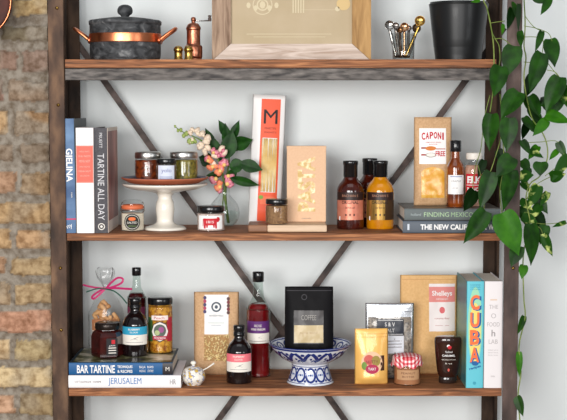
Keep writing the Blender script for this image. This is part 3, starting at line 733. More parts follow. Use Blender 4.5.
# --- lying books right
def fin(mb, mf):
    mb.text('FINDING', mf, 0, 63.5, 4.6, flat((168, 196, 156)), width=25, rot=-90); mb.text('MEXICO', mf, 0, 38, 4.6, flat((150, 178, 140)), width=22, rot=-90)
    mb.text('holland', mf, 0, 84, 2.4, flat((170, 180, 180)), width=10, rot=-90)
def nc(mb, mf):
    mb.text('THE NEW CALIFORNIA', mf, 0, 47, 5.4, WHITE, width=66, rot=-90, bold=.03); mb.patch(mf, -3, 3, 91, 93, flat((200, 206, 214)), nu=4)
    mb.text('WINE', mf, 0, 6, 5.4, WHITE, width=13, rot=-90, bold=.03)
s = Spot(402.5, ZM, row=233); K = s.K; tb = 12.2
z2 = ZM+EPS
book('cookbook', 'blue-grey wine book at the bottom of the lying pair on the middle shelf', s.X+97.5*K, .004, z2, tb, 97.5, 78, K, pm('blue_grey_cover', (88, 95, 104), .5), pm('blue_grey_cover'[:14]+'_board', (58, 68, 84), .4), draw=nc, lying=True)
z3 = z2+tb*K+EPS
book('cookbook', 'dark teal-grey book lying on top of the blue-grey wine book', s.X+97*K, .006, z3, 12.2, 95.5, 76, K, pm('teal_grey_cover', (94, 101, 101), .5), pm('teal_grey_board', (96, 88, 80), .4, 0, (70, 62, 54), 12), draw=fin, lying=True)
z4 = z3+12.2*K+EPS
def K4(Y, z):
    return ((Y+CD)*math.cos(TILT)-(z-CZ)*math.sin(TILT))/F
# --- caponi bag
Y = .10; K = K4(Y, z4)
t = thing('flour_bag', 'tall kraft bag with red lettering and a window, on the lying books', 'bag', ((432.4-283.5)*K, Y, z4), roty=.0)
H = 88; W_ = 37.5; bm_ = bag_map(W_, H, 20, 5, .1, 3, .7, 11)
mb = MB(K); bag_body(mb, bm_, W_, H, KRAFT)
mb.patch(bm_, -13.8, 12.8, 41.5, 77, WHITE, nu=12, nv=10, off=.3)
for i, ch in enumerate('CAPONI'): mb.text(ch, bm_, -9.8+i*4+(-.5 if i == 5 else 0), 69.2+(1.0-abs(i-2.5)*.45), 6.6-abs(i-2.5)*-.25, RED, width=3.4 if ch != 'I' else 1.5, bold=.03 if ch != 'I' else 0, off=.75)
mb.text('HEIRLOOM GRAIN', bm_, 0, 63, 1.1, RED, width=15, off=.7); mb.text('pasta', bm_, 0, 61, 1.1, RED, width=8, off=.7)
mb.disc(bm_, -2.6, 57, 5.4, 2.2, flat((206, 120, 50)), off=.7); mb.patch(bm_, -12, -6, 56.6, 58.2, flat((150, 60, 44)), off=.6)
mb.disc(bm_, -2.4, 50.4, 5.4, 2.4, flat((160, 150, 142)), off=.7); mb.disc(bm_, -2.4, 50.6, 4.4, 1.8, flat((226, 222, 214)), off=.8); mb.patch(bm_, -12, -7, 49.8, 51.4, flat((160, 60, 50)), off=.6)
mb.text('FREE', bm_, 7, 51.8, 5, RED, width=9.6, bold=.02, off=.75); mb.patch(bm_, 2.8, 12, 56, 57, flat((190, 120, 110)), off=.6)
mb.build('paper_bag', t)
mb = MB(K); FL = pm('golden_flour', (214, 150, 44), .3, 0, (232, 190, 104), 60, lo=.45, hi=.7, coat=.15, bump=.4, bscale=60)
P = []
for j in range(17):
    v = 8+31*j/16; q = min(1, max(0, (39.0-v)/5)); hw = 11.5*(q**.5 if q < 1 else 1); P.append([bm_(-0.5-hw+2*hw*i/12, v, .5) for i in range(13)])
mb.grid(P, FL); mb.build('clear_window', t)
# --- hot sauce bottle w/ white label
Y = .055; K = K4(Y, z4)
t = thing('syrup_bottle', 'slim amber bottle with black cap and white label beside the kraft flour bag', 'bottle', ((455-283.5)*K, Y, z4))
pr = smoothp([(0, 0), (7.8, 0), (8.5, 1), (8.6, 4), (8.6, 36), (7.6, 42), (4.8, 47), (4.2, 50), (4.2, 56)], 3)
def lb(mb):
    mf = cyl(8.65); mb.patch(mf, -9, 9, 13, 32, WHITE, nu=16); mb.patch(mf, -6, 6, 30, 31, flat((150, 160, 190)), off=.4); mb.text('MAPLE', mf, 0, 26, 1.6, GREYINK, width=9)
    mb.text('syrup', mf, -1, 19, 1.2, GREYINK, width=5)
AM2 = pm('amber_glass_syrup', (86, 32, 8), .1, 0, (170, 84, 24), 24, coat=1, lo=.4, hi=.75)
bottle_parts(t, K, pr, AM2, [(5.4, 55), (5.6, 55.4), (5.6, 65.5), (5.2, 66.2), (0, 66.4)], BLACKG, lb)
# --- elk jar
Y = .07; K = K4(Y, z4)
t = thing('spice_jar', 'glass jar with white lid and red label, partly behind the vine', 'jar', ((473.5-283.5)*K, Y, z4))
pr = smoothp([(0, 0), (9.4, 0), (10.2, 1), (10.4, 5), (10.4, 36), (8.8, 42), (7.2, 44), (7.2, 47)], 3)
mb = MB(K); mb.lathe(pr, GL, 36); mb.build('jar_glass', t)
mb = MB(K); mb.lathe([(0, .6), (9.6, .6), (9.8, 36), (8, 41), (0, 41)], pm('rusty_spice', (182, 130, 108), .6, 0, (206, 160, 138), 100, coat=.3), 32); mb.build('spice', t)
mb = MB(K); lid(mb, 8, 47, 6.5, pm('white_cap', (224, 216, 206), .4)); mb.build('screw_lid', t)
mb = MB(K); mf = cyl(10.5); mb.patch(mf, -9.8, 9.8, 14, 33, RED, nu=16); mb.text('ELK', mf, -1, 27, 7, WHITE, width=14, bold=.04)
mb.patch(mf, -8.6, 8.6, 21.4, 22, WHITE, off=.5); mb.text('RANCH', mf, -1, 17.6, 3.6, WHITE, width=14, bold=.02); mb.build('paper_label', t)

# ================================================================ BOTTOM SHELF
zb = ZB+EPS
s = Spot(68.5, ZB, row=388.2); K = s.K
def je(mb, mf):
    JB = flat((70, 120, 178)); mb.text('JERUSALEM', mf, 0, 56, 8.4, JB, width=33, rot=-90); mb.text('OTTOLENGHI  TAMIMI', mf, 0, 93, 2, GREYINK, width=26, rot=-90)
    mb.text('HR', mf, 0, 8, 5, GREYINK, width=6, rot=-90)
book('cookbook', 'white cookbook with blue spine lettering at the bottom of the left pile', s.X+112.5*K, .003, zb, 12.6, 112.5, 80, K, pm('white_linen_cover', (232, 228, 228), .6), pm('white_linen_board', (226, 220, 224), .6), draw=je, lying=True)
zb2 = zb+12.6*K+EPS
def bt(mb, mf):
    mb.text('BAR TARTINE', mf, -.2, 76.5, 8, WHITE, width=38, rot=-90, bold=.02); mb.text('TECHNIQUES', mf, 2, 47.5, 3, WHITE, width=15, rot=-90, bold=.02); mb.text('& RECIPES', mf, -2.4, 47.5, 3, WHITE, width=15, rot=-90, bold=.02)
    for (v, a, b) in ((30, 'BALLA', 'NICOLAUS'), (22, 'BURNS', 'CORTNEY')): mb.text(a, mf, 2, v, 2.4, WHITE, width=6, rot=-90); mb.text(b, mf, -2, v, 2.4, WHITE, width=6, rot=-90)
    mb.patch(mf, -5.8, 5.8, 0, 10, flat((40, 36, 40), .4), nu=10); mb.text('M', mf, 0, 5, 4, OFFW, rot=-90)
def top_photo(mb, mf):
    mb.patch(mf, 2, 76, 2, 100, pm('dark_food_photo', (52, 46, 40), .3, 0, (214, 204, 184), 16, lo=.40, hi=.6, detail=8, col3=(104, 104, 66)), nu=4)
s = Spot(69.6, ZB, row=386); K2 = K4(.005, zb2)
book('cookbook', 'blue cookbook lying on the white one under the jars and bottles', (172.6-283.5)*K2, .004, zb2, 12.8, 103.6, 79, K2, pm('deep_blue_cover', (20, 84, 136), .5), pm('deep_blue_board', (44, 60, 70), .4), draw=bt, lying=True, cover_draw=top_photo)
zs = zb2+12.8*K2+EPS*1.6
def onbooks(px, row, r):
    p = onz(px, row, zs); Y = p.y+r*KK(0); K = K4(Y, zs); return Spot(px, zs, Y=Y)
# cellophane bag of crackers
s = Spot(106.6, zs, Y=.172); K = s.K*1.04
t = thing('biscuit_bag', 'clear cellophane bag of breadsticks tied with pink and green ribbon', 'bag', s.loc)
pr = smoothp([(0, 0), (13.5, 0), (16.5, 3), (16.8, 18), (16.2, 34), (12.5, 46), (7, 55), (3.2, 60), (3.4, 62.5)], 4)
def crk(mb, pr_, mat, seed, amp=.09):
    P = []; n = 44
    for r_, z in pr_:
        P.append([(r_*math.cos(2*PI*j/n)*(1+amp*noise.noise(Vector((math.cos(2*PI*j/n)*3, math.sin(2*PI*j/n)*3, z*.06+seed)))), r_*.62*math.sin(2*PI*j/n)*(1+amp*noise.noise(Vector((j*.7, z*.1, seed)))), z) for j in range(n)])
    mb.grid(P, mat, True, True)
mb = MB(K); crk(mb, pr, CELL, 2); crk(mb, smoothp([(2.6, 61), (4, 65), (7, 70), (8, 77), (6.5, 80)], 3), CELL, 5, .45); mb.build('cellophane', t)
BRD = pm('toasted_biscuit', (190, 130, 76), .8, 0, (222, 174, 122), 60, bump=.4, bscale=100)
rnd = random.Random(12)
for i in range(26):
    mb = MB(K); a = rnd.uniform(-1.2, 1.2); z = 16+i*1.15; hw = 14.5 if z < 33 else 11.0; ln = rnd.uniform(7, 10) if z < 38 else 7
    c = Vector((rnd.uniform(-hw+4, hw-4), rnd.uniform(-5.5, 1.5), z)); d = Vector((math.sin(a), rnd.uniform(-.15, .15), math.cos(a)*.8)).normalized()
    if i < 9: a = rnd.uniform(1.2, 1.9); d = Vector((math.sin(a), .1, math.cos(a)*.5)).normalized()
    mb.tube([c-d*ln*.62, c-d*ln*.55, c, c+d*ln*.55, c+d*ln*.62], [1.2, 2.0, 2.3, 2.0, 1.2], BRD, 7); mb.build('breadstick', t)
mb = MB(K); mf = lambda u, v, off: (math.sin(u/16.5)*16.9, -math.cos(u/16.5)*(16.9*.64)-off, v)
mb.patch(mf, -14, 12, 19, 31, pm('kraft_label', (178, 118, 80), .7), nu=14, nv=2); mb.patch(mf, -14, 12, 19.5, 20.2, OFFW, off=.4); mb.text('GRISSINI', mf, -2, 26, 3, flat((226, 196, 160)), width=18); mb.build('paper_label', t)
RIB = pm('magenta_ribbon', (190, 40, 104), .4); RIBG = pm('green_ribbon', (20, 84, 66), .4)
def ribbon(name, pts, wd, mat):
    mb = MB(K); pts = [Vector(p) for p in smoothp(pts, 5)]; P = []
    for i, p in enumerate(pts):
        tt = (pts[min(i+1, len(pts)-1)]-pts[max(0, i-1)]).normalized(); n = tt.cross(Vector((0, 1, .25))).normalized(); P.append([p+n*wd/2+Vector((0, -.2, 0)), p-n*wd/2])
    mb.grid([[*r_, ] for r_ in P], mat); 
    mb.grid([[r_[1]+Vector((0, .15, 0)), r_[0]+Vector((0, .15, 0))] for r_ in P], mat); mb.build(name, t)
ribbon('ribbon', [(0, -4, 60), (-6, -5, 60.6), (-14, -6, 62), (-21, -7, 64)], 1.8, RIB)
ribbon('ribbon', [(0, -4, 60), (10, -5, 60.5), (20, -6, 60), (26, -8, 60)], 2.2, RIB)
ribbon('ribbon', [(1, -4, 60.5), (6, -6, 66), (12, -7, 70.5), (17, -8, 70), (16, -8, 66), (8, -6, 62), (1, -4, 60)], 2, RIB)
ribbon('ribbon', [(0, -4, 60), (-6, -6, 54), (-11, -7, 50.5), (-12, -8, 53), (-6, -6, 57.5), (0, -4, 60)], 2, RIB)
ribbon('ribbon', [(0, -4.6, 59.6), (-8, -6, 60), (-18, -7, 57)], 1.3, RIBG)
ribbon('ribbon', [(0, -4.6, 59.6), (8, -6, 58), (15, -7, 53), (21, -8, 46)], 1.3, RIBG)
# jam jar hexagonal
s = Spot(107.6, zs, Y=.088); K = s.K
t = thing('jam_jar', 'faceted dark jam jar with black lid in front of the cellophane bag', 'jar', s.loc, rotz=.2)
hexf = lambda a: math.cos(PI/6)/math.cos((a % (PI/3))-PI/6)*1.0
DJ = pm('dark_berry_jam', (38, 12, 12), .15, 0, (70, 20, 18), 40, coat=1)
mb = MB(K); mb.lathe([(0, 0), (14.5, 0), (16, 1.4), (16.3, 21), (14.2, 25), (11.5, 27), (11.2, 28.5)], DJ, 48, sq=hexf, smooth=False); mb.build('jar_glass', t)
mb = MB(K); lid(mb, 12.2, 27.5, 6.5, pm('dark_bronze_lid', (44, 36, 32), .25, .5)); mb.build('screw_lid', t)
mb = MB(K); mf0 = front(-14.0); rotm = Matrix.Rotation(-.2+.17, 4, 'Z')
mf = lambda u, v, off: tuple(Matrix.Rotation(0, 4, 'Z') @ Vector((u, -14.35-off, v)))
mb.patch(mf, -2, 9, 3, 20, INK, nu=4); mb.box(3, 6.5, -14.9, -14.7, 14.5, 18.5, RED); mb.text('JAM', mf, 3.4, 12.5, 1.8, WHITE, width=6, off=.4)
for z in (10, 7.6, 5): mb.patch(mf, 0, 7.5, z, z+.9, OFFW, off=.4)
mb.xf(Matrix.Rotation(-PI/6+.0, 4, 'Z') @ Matrix.Identity(4)); mb.xf(Matrix.Rotation(PI/6, 4, 'Z'))
mb.build('paper_label', t)
# two bottles (books)
def tallb(px, Y, z, sc, liq, label, l1, l2, hidden_glass=True, txt='ROSE'):
    s = Spot(px, z, Y=Y); K = s.K*sc
    t = thing('vinegar_bottle', label, 'bottle', s.loc, group='tall clear-necked bottles')
    body = smoothp([(0, 0), (10.8, 0), (11.9, 1), (12, 3), (12, 62), (11.4, 67), (8.6, 73), (5.8, 79), (5.0, 86), (4.6, 94), (4.6, 97)], 4)
    mb = MB(K); mb.lathe(body, GLT, 44); mb.build('bottle_glass', t)
    inn = smoothp([(0, .8), (10.6, .8), (11.4, 1.6), (11.5, 3), (11.5, 61), (11, 66), (8.2, 72), (0, 73)], 4)
    mb = MB(K); mb.lathe(inn, liq, 40); mb.build('vinegar', t)
    mb = MB(K); mb.lathe([(5.2, 94), (5.7, 94.4), (5.7, 103), (5.2, 104), (0, 104.2)], BLACKG, 28); mb.build('cap', t)
    mb = MB(K); mf = cyl(12.1); mb.patch(mf, -13, 13, 44, 56, l1, nu=20); mb.patch(mf, -13, 13, 34, 44, OFFW, nu=20)
    mb.text(txt, mf, 0, 51.6, 2.4, OFFW, width=7); mb.text('WINE VINEGAR', mf, 0, 48, 2.2, OFFW, width=15, bold=.02)
    mb.poly([(-5, 38.5), (0, 40.4), (5, 42), (1, 39.8), (4, 39)], mf, GREYINK, .5); mb.patch(mf, -9, 9, 36, 36.5, GREYINK, off=.4)
    mb.build('paper_label', t); return s
def smallb(s, label, l1, t1):
    K = s.K
    t = thing('elixir_bottle', label, 'bottle', s.loc, group='short black bottles with banded labels')
    body = smoothp([(0, 0), (11.6, 0), (12.6, 1), (12.9, 3), (12.9, 28), (12.4, 33), (10, 38.4), (6.6, 42), (5, 45), (4.6, 50)], 4)
    mb = MB(K); mb.lathe(body, pm('black_cherry_glass', (18, 10, 12), .08, coat=1), 44); mb.build('bottle_body', t)
    mb = MB(K); mb.lathe([(5.2, 46), (5.7, 46.4), (5.7, 50), (5.2, 50.4), (5.2, 51.2), (5.7, 51.6), (5.7, 56.4), (5.2, 57.2), (0, 57.4)], BLACKG, 28); mb.build('cap', t)
    mb = MB(K); mf = cyl(13); mb.patch(mf, -15, 15, 22, 30, l1, nu=22); mb.patch(mf, -15, 15, 12, 22, OFFW, nu=22)
    mb.text(t1, mf, 0, 27.5, 1.8, OFFW, width=len(t1)*1.3, bold=.02); mb.text('ELIXIR', mf, 0, 24.6, 1.6, OFFW, width=8)
    mb.poly([(-4, 16.8), (0, 18.6), (5, 20.4), (1, 18.2), (4, 17)], mf, GREYINK, .5); mb.patch(mf, -9, 9, 14.4, 14.8, GREYINK, off=.4); mb.build('paper_label', t)
BUR = pm('burgundy_vinegar', (54, 10, 14), .12, 0, (84, 18, 22), 20, coat=.8); REDV = pm('ruby_red_vinegar', (108, 10, 16), .12, 0, (134, 18, 22), 20, coat=.8)
tallb(137.2, .168, zs, .80, BUR, 'tall burgundy bottle with clear neck standing on the blue cookbook', flat((110, 40, 70)), 0)
smallb(onbooks(135.6, 357, 13), 'black bottle with a turquoise banded label on the blue cookbook', flat((48, 152, 186)), 'BLUEBERRY')
# mostarda jar
s = Spot(160.6, zs, Y=.15); K = s.K
PK1 = pm('golden_pickled_fruit', (134, 68, 14), .3, 0, (214, 154, 50), 110, lo=.35, hi=.6, coat=.8, detail=3)
def ml(mb, mf):
    GR = flat((60, 96, 50)); mb.patch(mf, -14, -7, 12, 36, GR, nu=6, nv=4); mb.patch(mf, 8, 15, 12, 36, flat((170, 40, 56)), nu=6, nv=4)
    mb.disc(mf, .6, 22, 9.2, 10.6, flat((50, 50, 46)), n=8, off=.3); mb.disc(mf, .6, 22, 8.3, 9.6, flat((228, 220, 214)), n=8, off=.45); mb.disc(mf, .6, 23, 6, 6.4, flat((88, 96, 88)), off=.6); mb.disc(mf, 2, 24, 2.6, 3, flat((150, 80, 130)), off=.75)
    mb.disc(mf, -2, 21, 2.4, 2.6, flat((170, 180, 130)), off=.75); mb.patch(mf, -6.5, 7.5, 14, 17.6, flat((176, 40, 70)), off=.8, nu=8); mb.text('MOSTARDA', mf, .6, 15.8, 1.9, WHITE, width=11, off=1)
    mb.patch(mf, -8, 9, 33.5, 38, flat((238, 222, 216)), off=.4, nu=8); mb.text('Peach', mf, 0, 35.8, 2.6, flat((170, 60, 60)), width=10, off=.6)
squat(160.6, s.Y, 12.6, 55, 7.2, PK1, BLACKG, 'tall jar of golden pickled fruit with black lid and colourful label', 'jar', z=zs, lab=ml, contname='pickled_fruit')
# sugar bowl
s = Spot(193.5, ZB, row=386.6, r=10); K = s.K
t = thing('sugar_bowl', 'tiny painted ceramic bowl with lid and a spoon handle', 'bowl', (s.X, s.Y, zb))
CB = pm('painted_majolica', (206, 170, 84), .3, 0, (236, 230, 218), 90, lo=.4, hi=.5, coat=.6, detail=2, col3=(120, 140, 190))
mb = MB(K); mb.lathe(smoothp([(0, 0), (7, 0), (8, .8), (11.4, 5), (12, 9), (10.4, 12.6), (9.4, 13.4)], 4), CB, 40); mb.build('bowl_body', t)
mb = MB(K); mb.lathe(smoothp([(10, 13.2), (10.2, 14), (8, 16.4), (4, 18), (1.8, 18.6), (1.8, 20), (3, 21.6), (2.2, 23.4), (0, 23.8)], 3), CB, 36); mb.build('bowl_lid', t)
mb = MB(K); mb.tube([(6, 0, 12.4), (14, -2, 17), (21, -3, 22)], [.7, .6, .9], CER, 8); mb.build('spoon_handle', t)
# popcorn kraft bag
s = Spot(216.4, ZB, row=376.8, r=9); K = s.K
t = thing('pasta_bag', 'kraft paper bag with white label and window of pale pasta', 'bag', (s.X, s.Y+.01, zb))
H = 82.5; W_ = 45; bm_ = bag_map(W_, H, 20, 6, .14, 4, .9, 21)
mb = MB(K); bag_body(mb, bm_, W_, H, KRAFT)
mb.patch(bm_, -11.8, 12.2, 41, 80, WHITE, nu=12, nv=12, off=.3)
for k in range(5): mb.disc(bm_, -12+.6, 77-k*3.4, 1.6, 1.8, flat((170, 60, 90) if k % 2 else (70, 60, 100)), off=.5); mb.disc(bm_, 12, 76-k*3.4, 1.6, 1.8, flat((120, 50, 60) if k % 2 else (90, 60, 60)), off=.5)
mb.ring(bm_, 0, 68, 3.4, 5, flat((74, 84, 96)), off=.6); mb.disc(bm_, 0, 68, 1.6, 1.8, flat((74, 84, 96)), off=.6)
mb.text('HAYDEN MILLS', bm_, 0, 59.4, 1.7, flat((90, 96, 106)), width=14, off=.6); mb.patch(bm_, -8, 8, 52, 52.6, flat((180, 196, 190)), off=.6); mb.patch(bm_, -5, 5, 49.8, 50.3, flat((160, 170, 180)), off=.6)
mb.build('paper_bag', t)
MAC = pm('pale_pasta', (222, 192, 128), .5, 0, (240, 220, 168), 80); rnd = random.Random(9)
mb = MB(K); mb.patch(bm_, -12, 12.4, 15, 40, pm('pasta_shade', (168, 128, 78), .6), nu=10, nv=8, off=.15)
for i in range(150):
    u = rnd.uniform(-11.4, 11.8); v = rnd.uniform(15.5, 40); a = rnd.uniform(0, 6.28); r_ = 1.0; c = Vector(bm_(u, v, .5))
    pts = [c+Vector((math.cos(a+k*.7)*r_, -.3*k, math.sin(a+k*.7)*r_)) for k in range(4)]; mb.tube(pts, .5, MAC, 5)
mb.build('pasta', t)['kind'] = 'stuff'
# tall red bottle, small pink bottle
s = Spot(258.4, ZB, row=377.6, r=12); tallb(258.4, s.Y, zb, 1.0, REDV, 'tall ruby red bottle with purple banded label on the bottom shelf', flat((92, 44, 110)), 0)
smallb(Spot(239.2, zb, row=384, r=12), 'black bottle with a pink banded label on the bottom shelf', flat((232, 116, 126)), 'RASPBERRY')

# blue & white pedestal bowl
s = Spot(310.2, ZB, row=386.4, r=22); K = s.K
t = thing('pedestal_bowl', 'blue and white patterned ceramic bowl on a wide foot', 'bowl', (s.X, s.Y, zb))
PW = pm('white_porcelain', (214, 218, 226), .2, coat=.6); PB = pm('cobalt_glaze', (28, 48, 118), .2, coat=.6)
foot = smoothp([(0, 0), (21.6, 0), (22.4, 1), (22, 3), (20.2, 8), (18.6, 14), (18.4, 18), (18.8, 20)], 4)
bowl = smoothp([(18.8, 20), (24, 22.5), (31, 27), (37, 33), (40.4, 38.4), (41, 39.2), (39.8, 39.4), (36, 34.6), (30, 29.4), (20, 26), (0, 25)], 4)
mb = MB(K); mb.lathe(foot, PW, 72); Rf = prof_r(foot); mf = cyl(Rf)
def tor(mb, r, z, rr, mat): 
    mb.lathe([(r, z-rr), (r+rr*.8, z-rr*.5), (r+rr, z), (r+rr*.8, z+rr*.5), (r, z+rr)], mat, 72)
def on_surface(Rr):
    def mf(a, v, off): r_ = Rr(v)+off; return (math.sin(a)*r_, -math.cos(a)*r_, v)
    return mf
ms = on_surface(Rf)
def rib(mb, ms, pts, wd, off=.12):
    if len(pts) < 8: pts = [(a[0]+(b[0]-a[0])*k/6, a[1]+(b[1]-a[1])*k/6) for a, b in zip(pts, pts[1:]) for k in range(6)]+[pts[-1]]
    P = []
    for i, (a, v) in enumerate(pts):
        a2, v2 = pts[min(i+1, len(pts)-1)]; a1, v1 = pts[max(i-1, 0)]; da, dv = (a2-a1)*20, v2-v1; l = math.hypot(da, dv) or 1
        na, nv = -dv/l, da/l; P.append([ms(a+na*wd/2/20, v+nv*wd/2, off), ms(a-na*wd/2/20, v-nv*wd/2, off)])
    mb.grid([r_[::-1] for r_ in P], PB)
NS = 12
for k in range(NS):
    a0 = 2*PI*k/NS; da = 2*PI/NS
    loop = [(a0+da*.5*math.cos(q)*.86*(1 if abs(math.cos(q)) > .1 else .8), 10.2+6.4*math.sin(q)) for q in [2*PI*i/20 for i in range(21)]]
    rib(mb, ms, loop, 2.0)
    for (aa, vv, r_) in ((0, 10.2, 1.0),):
        mb.add([ms(a0+aa+math.cos(q)*r_/20, vv+math.sin(q)*r_, .14) for q in [2*PI*i/8 for i in range(8)]], [tuple(range(8))], PB, False)
    for vv, r_ in ((15.8, 1.2), (4.6, 1.2)):
        mb.add([ms(a0+da/2+math.cos(q)*r_/20, vv+math.sin(q)*r_, .14) for q in [2*PI*i/8 for i in range(8)]], [tuple(range(8))], PB, False)
    for q in (.1, -.1): mb.add([ms(a0+q+math.cos(w_)*.9/20, 10.2+math.sin(w_)*1.1, .14) for w_ in [2*PI*i/6 for i in range(6)]], [tuple(range(6))], flat((120, 140, 190)), False)
rib(mb, ms, [(2*PI*i/60, 2.2) for i in range(61)], .7); rib(mb, ms, [(2*PI*i/60, 18.2) for i in range(61)], .7)
mb.build('foot', t)
mb = MB(K); mb.lathe(bowl, PW, 72)
outer = [p for p in bowl if p[0] > 18]; outer = bowl[:bowl.index(max(bowl, key=lambda p: p[0]))+1]; Rb = prof_r(outer); mo = on_surface(Rb)
NS = 14
for k in range(NS):
    a0 = 2*PI*(k+.5)/NS; da = 2*PI/NS
    rib(mb, mo, [(a0-da*.45, 35), (a0-da*.2, 31), (a0, 26), (a0+da*.2, 31), (a0+da*.45, 35)], 2.3, .2); rib(mb, mo, [(a0-da*.5, 25), (a0-da*.3, 27.5), (a0-da*.1, 24.5)], 1.2, .2)
    mb.add([mo(a0+math.cos(q)*1.7/30, 33+math.sin(q)*1.5, .2) for q in [2*PI*i/8 for i in range(8)]], [tuple(range(8))], PB, False)
    mb.add([mo(a0+da/2+math.cos(q)*1.2/30, 28.5+math.sin(q)*1.2, .2) for q in [2*PI*i/8 for i in range(8)]], [tuple(range(8))], PB, False)
rib(mb, mo, [(2*PI*i/72, 37.6) for i in range(73)], 2.0, .2)
mb.lathe([(40.3, 38.8), (41.4, 39.2), (40.9, 39.9), (39.6, 39.5)], PB, 72)
# inside pattern
inner = bowl[bowl.index(max(bowl, key=lambda p: p[0])):]; inner = [p for p in inner][::-1]; inner = [(r_, z) for r_, z in inner]
Ri = prof_r(inner); 
inn_r = sorted((r_, z) for r_, z in inner)
def Zi(q):
    for (r0, z0), (r1, z1) in zip(inn_r, inn_r[1:]):
        if r0 <= q <= r1 and r1 > r0: return z0+(z1-z0)*(q-r0)/(r1-r0)
    return inn_r[-1][1]
mi_ = lambda a, v, off: (math.sin(a)*v, -math.cos(a)*v, Zi(v)+.25)
for k in range(18):
    a0 = 2*PI*k/18
    rib(mb, mi_, [(a0+.13*math.cos(q), 34.4+3*math.sin(q)) for q in [2*PI*i/12 for i in range(13)]], 1.3)
    mb.add([mi_(a0+math.cos(q)*.035, 34.4+math.sin(q)*1.2, .14) for q in [2*PI*i/6 for i in range(6)]], [tuple(range(6))], PB, False)
rib(mb, mi_, [(2*PI*i/72, 38.9) for i in range(73)], .8); rib(mb, mi_, [(2*PI*i/72, 29.4) for i in range(73)], 1.0)
mb.build('bowl_dish', t)
# coffee bag in the bowl
z5 = zb+28.4*K
t = thing('coffee_bag', 'matte black coffee bag with a square clear window in the patterned bowl', 'bag', (s.X-1.2*K, s.Y+.002, z5))
BB_ = pm('matte_black_paper', (20, 19, 21), .6, bump=.4, bscale=25, spec=.1)
H = 67; W_ = 50; bm_ = bag_map(W_-1, H, 22, 6, .12, 3, 1.2, 31, topw=.98)
mb = MB(K); bag_body(mb, bm_, W_-1, H, BB_, 26, 34)
mb.patch(bm_, -23, 23, 63, 63.5, flat((60, 58, 62)), off=.3, nv=1, nu=16); mb.ring(bm_, -5, 57, 2.2, 2.8, flat((62, 60, 64)), off=.3)
mb.build('paper_bag', t)
mb = MB(K); mb.patch(bm_, -15.5, 14.5, 11.5, 44, pm('clear_sleeve_over_black', (66, 62, 62), .4, coat=.04), nu=12, nv=10, off=.5)
CRP = pm('cream_coffee_label', (186, 164, 122), .5, 0, (200, 180, 142), 30, coat=.15); mb.patch(bm_, -15, 14, 12.5, 29.6, CRP, nu=12, nv=6, off=.7)
mb.text('COFFEE', bm_, -.5, 37, 5, flat((150, 146, 140)), width=15, off=.75); mb.text('kyoto blend', bm_, -.5, 22, 2, flat((170, 140, 104)), width=17, off=.95)
mb.build('window_label', t)
# yellow pouch
s = Spot(371.4, ZB, row=385.2, r=5); K = s.K
FOIL = pm('golden_foil_pouch', (226, 172, 88), .32, .1, (232, 182, 100), 14, coat=.3)
t = thing('foil_pouch', 'small golden zip pouch with a round pink fruit label', 'pouch', (s.X, s.Y+.004, zb), rotz=.05)
H = 55.5; W_ = 33.5; bm_ = bag_map(W_, H, 17, 2.5, .06, 2, .5, 41)
mb = MB(K); bag_body(mb, bm_, W_, H, FOIL); mb.patch(bm_, -16, 16, 50, 50.5, flat((196, 140, 70)), off=.15, nv=1); mb.patch(bm_, -16, 16, 47, 47.5, flat((196, 140, 70)), off=.15, nv=1); mb.build('pouch_body', t)
mb = MB(K); mb.disc(bm_, 0, 22, 10.6, 11.2, flat((226, 186, 150)), off=.4); mb.disc(bm_, -3, 25, 5, 5, flat((196, 90, 80)), off=.55); mb.disc(bm_, 4, 24, 4.4, 5, flat((150, 130, 60)), off=.6); mb.disc(bm_, 0, 16, 6.6, 4.6, flat((170, 34, 74)), off=.65); mb.disc(bm_, -7.6, 19, 2.6, 4, flat((110, 140, 60)), off=.6)
mb.text('NUTTY', bm_, 0, 23, 3, flat((120, 40, 50)), width=12, off=.9); mb.text('TART', bm_, 0, 16, 2.6, WHITE, width=8, off=.9); mb.patch(bm_, 8.6, 12.6, 14, 29, pm('dark_window', (70, 44, 30), .2), off=.35); mb.build('sticker', t)
# grey pouch
s = Spot(390, ZB, row=381, r=5); K = s.K
SIL = pm('silver_foil_pouch', (176, 178, 184), .25, .75, (208, 210, 214), 12, coat=.3, bump=.2, bscale=12)
t = thing('foil_pouch', 'silver zip pouch with a black and white label behind the golden one', 'pouch', (s.X, .124, zb))
H = 76; W_ = 48.5; bm_ = bag_map(W_, H, 16, 2.5, .08, 2, 1.2, 51)
mb = MB(K); bag_body(mb, bm_, W_, H, SIL, 26, 34); mb.patch(bm_, -24, 24, 67, 67.8, flat((130, 132, 138)), off=.25, nv=1, nu=16); mb.patch(bm_, -24, 24, 70.5, 71, flat((130, 132, 138)), off=.25, nv=1, nu=16); mb.build('pouch_body', t)
mb = MB(K); TEA = pm('dark_tea_window', (74, 66, 60), .25, 0, (150, 138, 124), 150, coat=.6)
mb.patch(bm_, -21.6, 21.6, 4, 62, TEA, nu=14, nv=12, off=.3); mb.patch(bm_, -13, 14, 44, 60, flat((34, 38, 50), .35), nu=12, nv=5, off=.55)
for (zz) in (45, 58.6): mb.patch(bm_, -12, 13, zz, zz+.4, WHITE, off=.8, nv=1)
mb.text('S & V', bm_, 0, 55, 4, WHITE, width=10, off=.85); mb.text('SALT', bm_, 0, 49, 3.4, WHITE, width=9, off=.85)
mb.patch(bm_, -13, 14, 26, 43.6, flat((206, 208, 214), .4), nu=12, nv=5, off=.55)
for zz in (38, 35, 32): mb.patch(bm_, -4, 12, zz, zz+.8, GREYINK, off=.7, nv=1)
mb.build('sticker', t)
